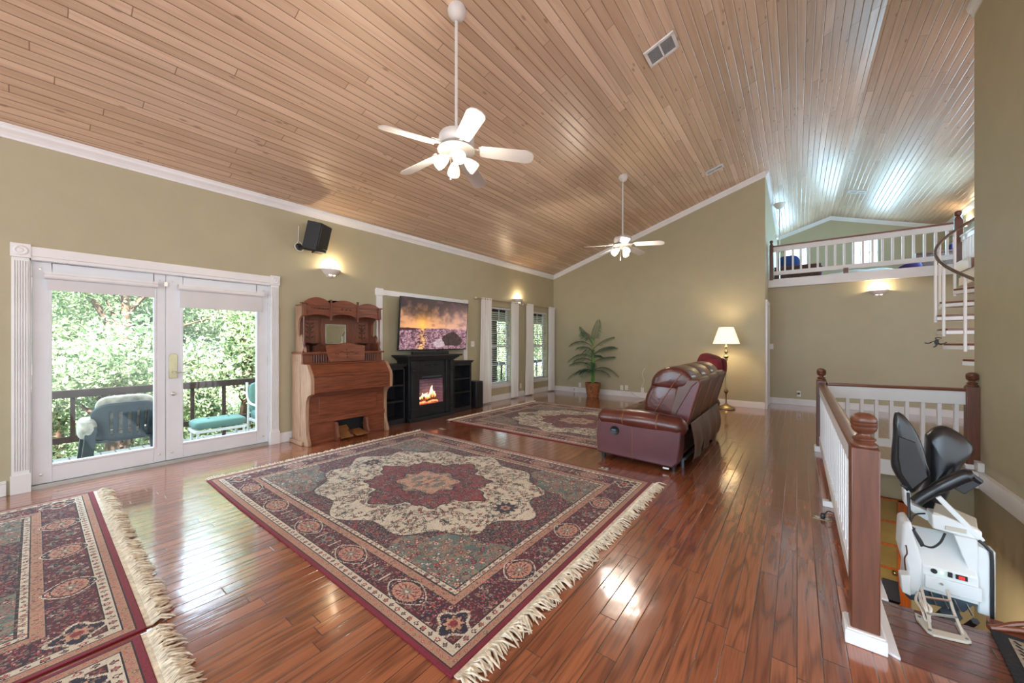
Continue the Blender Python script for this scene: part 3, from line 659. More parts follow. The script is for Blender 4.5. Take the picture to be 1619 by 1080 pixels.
r4 = rug((-1.065, -1.40, .0), R(90), 'rug at the bottom left corner of the photo butted against the larger left rug', (1,))
# ---------------------------------------------------------------- stair railings
def newel(parent, x, y, w=.095, h=.88, z0=0, base=True, name='newel_post', fin=True):
    g = MB(); g.box(x-w/2, x+w/2, y-w/2, y+w/2, z0, z0+h-.02)
    g.lathe([(w*.70, 0), (w*.62, .012), (w*.5, .02)], (x, y, z0+h-.02), 4) if False else None
    p = g.build(name, M['newel'], parent, bevel=.006)
    if fin:
        k = w/.095; prof = [(.043, 0), (.047, .006), (.047, .014), (.040, .020), (.034, .024), (.036, .030), (.040, .034), (.040, .040), (.030, .046), (.022, .054), (.022, .060), (.032, .066), (.040, .076), (.044, .088), (.0445, .094), (.041, .096), (.0445, .100), (.0455, .110), (.042, .112), (.045, .116), (.042, .130), (.034, .142), (.02, .150), (.001, .153)]
        g = MB(); g.lathe([(r*k, z*k) for r, z in prof], (x, y, z0+h-.022), 28); g.build('finial', M['newel'], p, smooth=50)
    if base:
        g = MB(); b_ = w/2+.02; g.box(x-b_, x+b_, y-b_, y+b_, z0+.001, z0+.06); g.box(x-b_+.006, x+b_-.006, y-b_+.006, y+b_-.006, z0+.06, z0+.068); g.build('newel_base', M['trim'], p, bevel=.003)
    return p
def rail_run(parent, a, b_, n, ztop=.84, zbot=.10, cap=M['rail'], bal=.032, z0=0, fascia=.11, side=0):
    a, b_ = Vector(a), Vector(b_); L = (b_-a).length; ang = math.atan2(b_.y-a.y, b_.x-a.x)
    def mk(g): g.M = Matrix.Translation((a.x, a.y, 0)) @ Matrix.Rotation(ang, 4, 'Z'); return g
    g = mk(MB()); prof = [(-.030, ztop-.034), (.030, ztop-.034), (.034, ztop-.022), (.030, ztop-.006), (.016, ztop), (-.016, ztop), (-.030, ztop-.006), (-.034, ztop-.022)]
    g.prism([(p[0], p[1]) for p in prof], 'x', 0, L); g.build('handrail', cap, parent)
    g = mk(MB()); g.box(0, L, -.020, .020, ztop-.034-fascia, ztop-.034); g.build('top_rail', M['trim'], parent, bevel=.003)
    g = mk(MB()); g.box(0, L, -.024, .024, zbot, zbot+.085); g.build('bottom_rail', M['trim'], parent, bevel=.003)
    for k in range(n):
        x = L*(k+.5)/n; g = mk(MB()); g.box(x-bal/2, x+bal/2, -bal/2, bal/2, zbot+.08, ztop-.03-fascia); g.build('baluster', M['trim'], parent, bevel=.002)
T = thing('stair_railing', 'white baluster railing with oak newel posts along the left side of the stairwell', 'railing', (.235, 2.25, 0))
# local coordinates from the near post
newel(T, 0, 0); newel(T, 0, 3.60)
rail_run(T, (.0, .045), (0, 3.56), 27)
g = MB(); g.box(-.03, .03, 1.66, 1.76, .02, .10); g.build('support_block', M['newel'], T)
g = MB(); g.box(-.07, .03, 1.64, 1.70, 0.001, .045); g.build('support_base', M['trim'], T, bevel=.002)
g = MB(); g.prism([(.035, -.02), (.105, -.055), (.105, .62), (.035, .62)], 'z', .001, .012); g.build('landing_nosing', M['trim'], T)
T2 = thing('stair_railing', 'white baluster railing across the far end of the stairwell, ending at the wall', 'railing', (1.455, 6.02, 0))
newel(T2, 0, 0, base=False)
g = MB(); g.box(-.06, .045, -.06, .1, .001, .05); g.build('newel_base', M['trim'], T2, bevel=.003)
rail_run(T2, (-1.17, -.17), (-.05, -.0), 9, fascia=.14, zbot=.14)
# ---------------------------------------------------------------- parlour organ (front = -y)
T = thing('parlor_organ', 'antique carved walnut pump organ with mirror between glass doors and fireplace', 'organ', (XL+.05, 2.69, 0), R(90))
T.scale = (1, 1, .985)
HW = .565
cheek = [(0, 0.0), (-.47, 0.0), (-.475, .03), (-.46, .07), (-.43, .13), (-.415, .22), (-.41, .45), (-.42, .58), (-.45, .63), (-.50, .66), (-.56, .68), (-.565, .86), (-.545, .92), (-.44, 1.055), (-.28, 1.055), (-.28, 1.19), (0, 1.19)]
for s in (-1, 1):
    g = MB(); x = s*HW; g.prism([(y, z) for y, z in cheek], 'x', x-.022, x+.022); o = g.build('side_panel', M['organ_side'], T, bevel=.004)
    g = MB(); g.box(min(x, x+s*.028), max(x, x+s*.028), -.26, -.03, .10, 1.10); g.box(min(x, x+s*.05), max(x, x+s*.05), -.36, 0, 0.001, .05); g.build('side_moulding', M['organ_side'], o, bevel=.004)
g = MB(); g.prism([(-.30, 1.06), (-.44, 1.045), (-.545, .91), (-.545, .895), (-.42, .895), (-.30, .9)], 'x', -HW+.02, HW-.02); lid = g.build('keyboard_lid', M['organ'], T, bevel=.003)
g = MB(); g.M = None
g.obox((0, -.50, .975), (1.0, .012, .10), (R(-38), 0, 0)); g.build('lid_panel', M['organ'], lid, bevel=.003)
g = MB(); g.box(-HW+.02, HW-.02, -.555, -.30, .69, .893); 
for z in (.73, .78, .86): g.tube([(-HW+.03, -.556, z), (HW-.03, -.556, z)], .008, 8)
g.build('key_slip', M['organ'], T, bevel=.003)
g = MB(); g.box(-HW+.02, HW-.02, -.395, -.36, .29, .69); kp = g.build('knee_panel', M['organ'], T)
g = MB()
g.box(-.42, .42, -.405, -.392, .36, .62); g.build('panel_field', M['organ'], kp, bevel=.006)
g = MB(); g.box(-HW+.02, HW-.02, -.42, -.36, .27, .33); g.box(-HW+.02, -.20, -.40, -.37, .03, .27); g.box(.24, HW-.02, -.40, -.37, .03, .27); g.box(-HW+.02, HW-.02, -.41, -.36, .0, .035)
g.build('toe_board', M['organ'], T, bevel=.003)
g = MB(); g.box(-.2, .24, -.30, -.28, .03, .28); g.build('bellows_board', M['black'], T)
for s, x in ((-1, -.20), (1, .24)):
    g = MB(); g.prism([(-.37, .0), (-.50, .0), (-.51, .06), (-.47, .12), (-.46, .20), (-.43, .25), (-.37, .27)], 'x', x-.018, x+.018); g.build('pedal_cheek', M['organ_v'], T, bevel=.003)
for x, a in ((-.09, 34), (.12, 8)):
    g = MB(); g.obox((x, -.42, .10 if a > 20 else .06), (.17, .24, .018), (R(a), 0, 0)); g.build('pedal', M['pedal'], T, bevel=.003)
g = MB(); g.box(-.03, .0, -.5, -.40, .04, .12); g.build('pedal_bracket', M['organ_dark'], T)
# stop board with spindle grilles
g = MB(); g.box(-HW-.0, HW+.0, -.29, -.27, 1.05, 1.19); g.build('stop_board', M['organ_v'], T)
for x0 in (-.45, .24):
    g = MB(); g.box(x0, x0+.22, -.296, -.289, 1.075, 1.175); gr = g.build('grille_opening', M['organ_dark'], T)
    for k in range(7):
        g = MB(); g.cyl((x0+.015+k*.0315, -.302, 1.07), (x0+.015+k*.0315, -.302, 1.18), .0065, n=8); g.build('spindle', M['organ_v'], gr)
g = MB(); g.box(-HW-.03, HW+.03, -.33, 0, 1.19, 1.215); g.box(-HW-.02, HW+.02, -.35, -.26, 1.052, 1.068)
for k in range(8): g.sup((-.42+k*.03 if k < 4 else .28+(k-4)*.04, -.335, 1.073), (.014, .014, .014), 1)
g.build('shelf', M['organ'], T, bevel=.003)
g = MB()
for k in range(26):
    pass
desk = [(-.25, 1.075), (.25, 1.075), (.27, 1.16), (.285, 1.30), (.25, 1.315), (.14, 1.315), (.08, 1.335), (0, 1.345), (-.08, 1.335), (-.14, 1.315), (-.25, 1.315), (-.285, 1.30), (-.27, 1.16)]
g.M = Matrix.Translation((0, -.345, 1.07)) @ Matrix.Rotation(R(-10), 4, 'X') @ Matrix.Translation((0, 0, -1.07)); g.prism(desk, 'y', -.008, .008); md = g.build('music_desk', M['organ'], T, bevel=.003)
g = MB(); g.M = Matrix.Translation((0, -.356, 1.07)) @ Matrix.Rotation(R(-10), 4, 'X') @ Matrix.Translation((0, 0, -1.07))
for s in (-1, 1):
    for k in range(5): g.sup((s*(.03+k*.032), 0, 1.20+.018*math.sin(k*1.4)), (.026, .006, .012), 1)
for k in range(4): g.sup((0, 0, 1.14+k*.035), (.014, .006, .022), 1)
g.build('desk_carving', M['organ_dark'], md)
# upper high-top
g = MB(); g.box(-HW+.03, HW-.03, -.05, -.02, 1.215, 1.83); bk = g.build('back_board', M['organ_v'], T)
for x0, x1 in ((-.50, -.27), (.27, .50)):
    g = MB(); g.box(x0, x1, -.058, -.05, 1.34, 1.66); pn = g.build('carved_panel', M['organ_v'], bk, bevel=.003)
    g = MB(); cx = (x0+x1)/2
    g.tube([(cx, -.062, 1.38), (cx, -.062, 1.62)], .005, 6)
    for z in (1.42, 1.49, 1.56, 1.61):
        for s in (-1, 1): g.sup((cx+s*.035, -.062, z), (.05, .006, .02), 1, rot=(0, R(-28*s), 0))
    g.sup((cx, -.062, 1.53), (.05, .008, .05), 1); g.build('panel_carving', M['organ_dark'], pn)
g = MB(); g.box(-.235, .175, -.07, -.05, 1.30, 1.70); fr = g.build('mirror_frame', M['organ_v'], T, bevel=.004)
g = MB(); g.box(-.17, .11, -.076, -.069, 1.335, 1.60); g.build('mirror', M['mirror'], fr)
g = MB()
for a in ((-.18, .12, 1.325, 1.335), (-.18, .12, 1.60, 1.61)): g.box(a[0], a[1], -.079, -.069, a[2], a[3])
for x in (-.18, .11): g.box(x, x+.01, -.079, -.069, 1.325, 1.61)
g.build('mirror_bevel', M['silverp'], fr)
for s in (-1, 1):
    side = [(-.02, 1.215), (-.30, 1.215), (-.29, 1.26), (-.25, 1.31), (-.225, 1.36), (-.225, 1.42), (-.19, 1.45), (-.15, 1.42), (-.10, 1.45), (-.10, 1.62), (-.13, 1.67), (-.19, 1.70), (-.24, 1.72), (-.25, 1.84), (-.02, 1.84)]
    x = s*(HW-.03); g = MB(); g.prism(side, 'x', x-.014, x+.014); g.build('bracket_side', M['organ_side'] if s < 0 else M['organ_v'], T, bevel=.003)
    g = MB(); g.lathe([(.012, 0), (.022, .01), (.022, .03), (.010, .05), (.014, .09), (.020, .12), (.012, .15), (.010, .2), (.012, .45), (.016, .47), (.010, .48), (.010, .50)], (s*(HW-.02), -.27, 1.215), 12); g.build('turned_post', M['organ_v'], T, smooth=60)
    g = MB(); g.box(s*(HW-.02)-.022, s*(HW-.02)+.022, -.295, -.245, 1.70, 1.86); g.box(s*(HW-.02)-.038, s*(HW-.02)+.038, -.31, -.23, 1.86, 1.875); g.build('corner_cap', M['organ_v'], T, bevel=.003)
    g = MB(); g.lathe([(.001, -.02), (.03, -.01), (.06, .012), (.085, .02), (.085, .028), (.001, .028)], (s*.37, -.13, 1.31), 20); g.build('candle_shelf', M['organ_dark'], T, smooth=50)
    g = MB(); g.box(s*.37-.012, s*.37+.012, -.15, -.05, 1.215, 1.31); g.build('shelf_bracket', M['organ_dark'], T)
# crest board with arches below and scallops above
top = []
def arch(x0, x1, h, n=14): return [(x0+(x1-x0)*k/n, h*math.sin(PI*k/n)) for k in range(n+1)]
up = []
for x0, x1, h in ((-.54, -.20, .10), (-.20, .20, .085), (.20, .54, .07)):
    for k in range(15):
        t = k/14; hh = h*max(0, math.sin(PI*min(1, .06+t*.9)))**.7; up.append((x0+(x1-x0)*t, 1.86+hh))
    up.append((x1-.006, 1.875)); 
lo = []
for x0, x1, h in ((.175, .52, .035), (-.195, .175, .055), (-.52, -.195, .035)):
    for k in range(13):
        t = k/12; lo.append((x1-(x1-x0)*t, 1.69+h*math.sin(PI*t)**.6))
g = MB(); g.prism(up+[(.54, 1.70)]+lo+[(-.54, 1.70)], 'y', -.275, -.255); cr = g.build('crest_board', M['organ'], T, bevel=.002)
g = MB(); g.box(-.53, .53, -.285, -.27, 1.845, 1.858); g.box(-.53, .53, -.283, -.27, 1.765, 1.772)
for x in (-.20, .19): g.box(x-.012, x+.012, -.295, -.27, 1.66, 1.94); g.sup((x, -.283, 1.655), (.03, .03, .04), 1)
g.build('crest_moulding', M['organ_v'], cr)
for k in range(9): g = MB(); g.sup((-.45+k*.03, -.278, 1.81), (.02, .008, .014+.008*(k % 2)), 1, 10, 6); g.build('carved_motif', M['organ_dark'], cr)
for k in range(3): g = MB(); g.sup((-.04+k*.06, -.278, 1.815), (.03, .008, .02), 1, 10, 6); g.build('carved_motif', M['organ_dark'], cr)
g = MB(); g.box(-.55, .55, -.27, -.02, 1.84, 1.855); g.build('crest_top', M['organ_v'], T)
# ---------------------------------------------------------------- electric fireplace with side bookcases
T = thing('electric_fireplace', 'black electric fireplace mantel with glowing flames under the television', 'fireplace', (XL+.025, 4.26, 0), R(90))
g = MB(); g.box(-.50, .50, -.36, 0, .0, .06); g.box(-.50, -.31, -.33, 0, .06, 1.02); g.box(.31, .50, -.33, 0, .06, 1.02); g.box(-.31, .31, -.30, 0, .78, 1.02); g.box(-.31, .31, -.30, 0, .06, .20); g.box(-.31, .31, -.03, 0, .06, 1.02)
body = g.build('mantel_body', M['black'], T, bevel=.004)
g = MB()
for z, e in ((1.02, .0), (1.04, .025), (1.06, .05), (1.085, .09)): g.box(-.52-e, .52+e, -.36-e, 0, z, z+.025 if z < 1.08 else z+.03)
g.build('mantel_shelf', M['black'], T, bevel=.004)
for s in (-1, 1):
    g = MB(); x = s*.435; g.box(x-.04, x+.04, -.355, -.33, .06, .13); g.box(x-.032, x+.032, -.35, -.33, .13, .88); g.box(x-.045, x+.045, -.365, -.33, .88, 1.0); g.box(x-.045, x+.045, -.37, -.33, .84, .86); g.box(x-.04, x+.04, -.36, -.33, .20, .22)
    for k in (-1, 0, 1): g.box(x+k*.018-.004, x+k*.018+.004, -.354, -.35, .25, .80)
    g.build('pilaster', M['black'], T, bevel=.003)
g = MB(); oc = []
for s in (-1, 1):
    g.tube(bez([(0, -.304, .93), (s*.03, -.306, .95), (s*.06, -.306, .92), (s*.10, -.306, .945), (s*.14, -.304, .925)], 6), [.009]*24+[.004], 6)
    g.sup((s*.035, -.305, .915), (.05, .012, .022), 1); g.sup((s*.09, -.305, .93), (.04, .012, .02), 1)
g.sup((0, -.306, .92), (.04, .014, .04), 1); g.build('carved_ornament', M['organ_dark'] if False else M['blackpl'], T)
g = MB()
for a in ((-.31, -.27, .20, .78), (.27, .31, .20, .78)): g.box(a[0], a[1], -.31, -.28, a[2], a[3])
g.box(-.27, .27, -.31, -.28, .69, .78); g.box(-.27, .27, -.31, -.28, .20, .26); ins = g.build('firebox_frame', M['blackpl'], T, bevel=.002)
g = MB(); g.box(-.22, .22, -.314, -.309, .72, .74); g.box(-.12, .05, -.316, -.312, .725, .735); g.build('vent_slot', M['liftg'], ins)
brick = newmat('firebox_brick'); bm_, bn, bl, bb = brick
tcb = bn.new('ShaderNodeTexCoord'); mpb = bn.new('ShaderNodeMapping'); mpb.inputs['Rotation'].default_value = (R(90), 0, 0); bt = bn.new('ShaderNodeTexBrick'); bt.inputs['Scale'].default_value = 1; bt.inputs['Brick Width'].default_value = .16; bt.inputs['Row Height'].default_value = .05; bt.inputs['Mortar Size'].default_value = .004
bt.inputs['Color1'].default_value = srgb(98, 72, 84); bt.inputs['Color2'].default_value = srgb(120, 88, 100); bt.inputs['Mortar'].default_value = srgb(60, 46, 54)
bl.new(tcb.outputs['Object'], mpb.inputs[0]); bl.new(mpb.outputs[0], bt.inputs['Vector']); bl.new(bt.outputs[0], bb.inputs['Base Color']); bb.inputs['Emission Strength'].default_value = .22; bl.new(bt.outputs[0], bb.inputs['Emission Color'])  # bricks emit their own colour: the fire's glow put into the material
g = MB(); g.box(-.27, .27, -.12, -.11, .26, .69); g.box(-.275, -.27, -.28, -.11, .26, .69); g.box(.27, .275, -.28, -.11, .26, .69); g.box(-.27, .27, -.28, -.11, .25, .26); g.build('firebox_lining', bm_, T)
g = MB(); g.box(-.27, .27, -.30, -.297, .26, .69); g.build('firebox_glass', M['glass'], ins)
ember = pm('glowing_embers', srgb(190, 90, 60), .9, var=.45, vscale=38, emis=1.6, emcol=srgb(235, 110, 60))
logm = pm('ash_log', srgb(120, 90, 70), .9, var=.4, vscale=30, bump=.6)
g = MB()
for k in range(70): g.sup((random.uniform(-.24, .20), random.uniform(-.26, -.16), .275+random.random()*.02), (.03, .03, .022), .9, 6, 4)
g.build('ember_bed', ember, T, smooth=0)
for a, b_, r in (((-.20, -.20, .31), (.10, -.17, .35), .024), ((-.08, -.24, .30), (.16, -.22, .33), .02), ((.02, -.18, .33), (.2, -.25, .31), .018), ((-.22, -.24, .30), (-.05, -.15, .36), .016)):
    g = MB(); g.tube(bez([a, tuple((Vector(a)+Vector(b_))/2+Vector((0, 0, .01))), b_], 4), r, 9); g.build('log', logm, T)
flm = bpy.data.materials.new('flame'); flm.use_nodes = True; fn_, fl_ = flm.node_tree.nodes, flm.node_tree.links; fn_.clear()
fo = fn_.new('ShaderNodeOutputMaterial'); fe = fn_.new('ShaderNodeEmission'); ftc = fn_.new('ShaderNodeTexCoord'); fsp = fn_.new('ShaderNodeSeparateXYZ'); frp = ramp(fn_, [(0, srgb(230, 80, 50)), (.35, srgb(255, 150, 80)), (.75, srgb(255, 235, 190)), (1, srgb(255, 180, 110))])
fl_.new(ftc.outputs['Generated'], fsp.inputs[0]); fl_.new(fsp.outputs['Z'], frp.inputs[0]); fl_.new(frp.outputs[0], fe.inputs[0]); fe.inputs[1].default_value = 1.25; fl_.new(fe.outputs[0], fo.inputs[0])
for x, z0, h, w, ln in ((.09, .34, .22, .022, .02), (.05, .33, .15, .02, -.02), (.15, .34, .11, .016, .015), (-.06, .33, .10, .02, .02), (-.12, .32, .12, .018, -.015), (-.17, .31, .07, .015, .01), (.0, .33, .08, .02, -.01), (-.02, .31, .13, .014, .03)):
    g = MB(); g.tube(bez([(x, -.2, z0), (x+ln, -.2, z0+h*.35), (x-ln*.6, -.2, z0+h*.7), (x+ln*.5, -.2, z0+h)], 5), [w*(math.sin(PI*min(1, .12+k/17))**.8)+.001 for k in range(16)], 8); g.build('flame', flm, T)
def bookcase(T, x0, x1, lab=None):
    g = MB(); dp = -.27
    g.box(x0, x1, dp, 0, 0, .08); g.box(x0, x0+.03, dp, 0, .08, .93); g.box(x1-.03, x1, dp, 0, .08, .93); g.box(x0, x1, -.02, 0, .08, .93); g.box(x0, x1, dp, 0, .88, .93)
    c = g.build('bookcase_carcass', M['black'], T, bevel=.003)
    for z in (.35, .61):
        g = MB(); g.box(x0+.03, x1-.03, dp+.01, -.02, z, z+.028); g.build('shelf', M['black'], T, bevel=.002)
    g = MB(); g.box(x0-.02, x1+.02, dp-.02, 0, .93, .955); g.box(x0-.035, x1+.035, dp-.035, 0, .955, .975); g.build('bookcase_top', M['black'], T, bevel=.003)
T = thing('bookcase', 'black open bookcase on the left side of the fireplace', 'bookcase', (XL+.025, 3.53, 0), R(90), 'open side bookcases of the fireplace'); bookcase(T, -.20, .20)
T = thing('bookcase', 'black open bookcase on the right side of the fireplace', 'bookcase', (XL+.025, 5.05, 0), R(90), 'open side bookcases of the fireplace'); bookcase(T, -.24, .24)
# tower speaker
T = thing('tower_speaker', 'black tower speaker on the floor right of the black bookcase', 'speaker', (XL+.20, 5.50, 0), R(90))
g = MB(); g.box(-.10, .10, -.12, .12, 0, .54); g.build('cabinet', M['blackpl'], T, bevel=.006)
g = MB(); g.box(-.09, .09, -.132, -.12, .02, .52); g.build('grille', M['black'], T, bevel=.004)
# soundbar, TV
T = thing('soundbar', 'long black soundbar lying on the fireplace mantel', 'soundbar', (XL+.22, 4.33, 1.115), R(90))
g = MB(); g.box(-.40, .40, -.04, .04, 0, .055); g.build('body', M['blackpl'], T, bevel=.006)
g = MB(); g.box(-.38, .38, -.044, -.04, .008, .047); g.build('grille', M['black'], T)
g = MB(); g.box(.14, .18, -.03, .0, .055, .09); g.build('sensor', M['blackpl'], T)
T = thing('television', 'large flat television showing a sunset over sea rocks above the fireplace', 'television', (XL+.13, 4.52, 1.645), R(90))
g = MB(); g.M = Matrix.Rotation(R(4.5), 4, 'X'); g.box(-.80, .80, -.018, .012, -.46, .46); g.box(-.5, .5, .012, .05, -.35, .25); tv = g.build('housing', M['blackpl'], T, bevel=.004)
g = MB(); g.box(-.15, .15, .04, .125, -.1, .12); g.build('wall_mount', M['steel'], T)
def tv_img(w=320, h=180):
    x = np.linspace(0, 1, w)[None, :]*np.ones((h, 1)); y = np.linspace(0, 1, h)[:, None]*np.ones((1, w))  # y up
    n1 = value_noise(h, w, 26, 1)*.6+value_noise(h, w, 11, 2)*.3+value_noise(h, w, 5, 3)*.15
    cl = .6*value_noise(h, int(w*1), 18, 5)+.4*np.repeat(value_noise(h, w//4+1, 6, 6), 4, 1)[:, :w]
    hz = .42
    t = np.clip((y-hz)/(1-hz), 0, 1)[..., None]; sky = lin(236, 170, 120)*(1-t)+lin(96, 72, 72)*t
    dark = np.clip((t[..., 0]*1.9+(n1-.5)*1.8)-.42, 0, 1)[..., None]; sky = sky*(1-dark)+lin(62, 50, 50)*dark
    pink = (np.clip(x-.45, 0, 1)*1.4)[..., None]*(1-t); sky = sky*(1-pink)+lin(205, 165, 160)*pink
    st = np.clip((cl-.55)*4, 0, 1)[..., None]*.55; sky = sky*(1-st)+lin(110, 78, 84)*st
    sx, sy = .30, .48; ds = np.hypot((x-sx)*1.7, (y-sy))[..., None]; g1 = np.exp(-(ds/.13)**1.3); sky = sky*(1-g1)+lin(255, 180, 80)*1.25*g1
    sea_n = value_noise(h, w, 5, 7)*.5+np.repeat(value_noise(h, w//3+1, 2.2, 9), 3, 1)[:, :w]*.6
    sea = lin(128, 92, 108)*np.ones((h, w, 1)); k = np.clip((sea_n-.5)*3.2, -.6, 1)[..., None]; sea = sea*(1-.6*np.clip(-k*1.8, 0, 1))+(lin(215, 172, 176)-sea)*np.clip(k, 0, 1)*.6
    lg = np.exp(-((x-sx)/.05)**2)[..., None]*.9*np.clip((sea_n-.35)*2.5, 0, 1)[..., None]; sea = sea*(1-lg)+lin(255, 190, 100)*1.1*lg
    img = np.where((y < hz)[..., None], sea, sky)
    rk = (((x-.76)/.17)**2+((y-.18)/.165)**2+(n1-.5)*.9 < 1) & (y > .07); img[rk] = (lin(58, 44, 44)*(.6+1.2*value_noise(h, w, 4, 12)[..., None]))[rk]
    fm = (((x-.56)/.10)**2+((y-.12)/.10)**2 < .8+(n1-.5)) & ~rk; img[fm] = img[fm]*.5+lin(220, 205, 205)*.5
    sm = (((x-.10)/.12)**2+((y-.40)/.025)**2 < 1); img[sm] = lin(70, 48, 50)
    return np.clip(img, 0, 1.4)
im = tv_img(); hh, ww = im.shape[:2]; g = MB()
xs = np.linspace(-.785, .785, ww+1); zs = np.linspace(-.44, .447, hh+1); Rm = Matrix.Rotation(R(4.5), 4, 'X')
vs = [Rm @ Vector((x, -.0195, z)) for z in zs for x in xs]; fs = [(j*(ww+1)+i, j*(ww+1)+i+1, (j+1)*(ww+1)+i+1, (j+1)*(ww+1)+i) for j in range(hh) for i in range(ww)]
me = bpy.data.meshes.new('screen'); me.from_pydata(vs, [], fs); at = me.color_attributes.new('Col', 'FLOAT_COLOR', 'CORNER')
lc = np.repeat(np.concatenate([im.reshape(-1, 3), np.ones((hh*ww, 1))], 1), 4, axis=0); at.data.foreach_set('color', lc.astype(np.float32).ravel()); me.materials.append(M['tvm'])
sc = bpy.data.objects.new('screen', me); COL.objects.link(sc); sc.parent = T
# ---------------------------------------------------------------- curtains and rods
def curtain(y0, y1, gather, lab, yb0=None, yb1=None):
    yb0 = y0 if yb0 is None else yb0; yb1 = y1 if yb1 is None else yb1
    def fn(u, v):
        z = .03+2.26*v; a = yb0+(y0-yb0)*v; b_ = yb1+(y1-yb1)*v; y = a+(b_-a)*u
        amp = .018+.012*(1-v); x = XL+.085+1.5*amp*math.sin(u*gather*2*PI+v*1.2)+.006*math.sin(u*31+v*7)
        return (x, y, z)
    T = MB().grid(fn, 90, 24).build('window_curtain', M['sheer'], smooth=180)
    T['label'] = lab; T['category'] = 'curtain'; T['group'] = 'sheer window curtains'
    return T
curtain(5.80, 6.12, 4, 'sheer white curtain panel beside the black tower speaker', 5.72, 6.14)
curtain(6.84, 7.12, 4, 'sheer white curtain panel on the right side of the first narrow window')
curtain(7.46, 7.74, 5, 'sheer white curtain panel on the left side of the corner window', 7.42, 7.76)
curtain(8.50, 8.78, 5, 'sheer white curtain panel nearest the room corner')
for y0, y1, lab in ((5.66, 7.20, 'pale curtain rod over the window nearer the television'), (7.34, 8.80, 'pale curtain rod over the window nearer the room corner')):
    T = thing('curtain_rod', lab, 'curtain rod', (XL+.085, y0, 2.262))
    g = MB(); g.cyl((0, 0, 0), (0, y1-y0, 0), .011); g.build('rod', M['wall'] if False else pm('rod_paint', srgb(168, 150, 118), .5), T)
    for y in (-.015, y1-y0+.015): g = MB(); g.sup((0, y, 0), (.04, .04, .04), 1); g.build('rod_finial', M['trim'], T)
    for y in (.06, y1-y0-.06): g = MB(); g.box(-.085, 0, y-.006, y+.006, -.006, .006); g.box(-.084, -.078, y-.015, y+.015, -.03, .03); g.build('rod_bracket', M['steel'], T)
# ---------------------------------------------------------------- reclining sofa (front = -y)
def domed(name, pts, x0, x1, mat, par, edge=.045, bul=.02):
    P = bez([(0, q[0], q[1]) for q in pts]+[(0, pts[0][0], pts[0][1])], 4)[:-1]; cy = sum(q.y for q in P)/len(P); cz_ = sum(q.z for q in P)/len(P)
    g = MB(); rings = []
    for s, x in ((.02, x0), (.6, x0+.004), (.86, x0+edge*.3), (.96, x0+edge*.7), (1, x0+edge), (1.0+bul, (x0+x1)/2), (1, x1-edge), (.96, x1-edge*.7), (.86, x1-edge*.3), (.6, x1-.004), (.02, x1)):
        rings.append([g.P((x, cy+(q.y-cy)*s, cz_+(q.z-cz_)*s)) for q in P])
    for a, b_ in zip(rings, rings[1:]):
        for k in range(len(P)): g.f.append((a[k], a[(k+1) % len(P)], b_[(k+1) % len(P)], b_[k]))
    return g.build(name, mat, par, smooth=70)
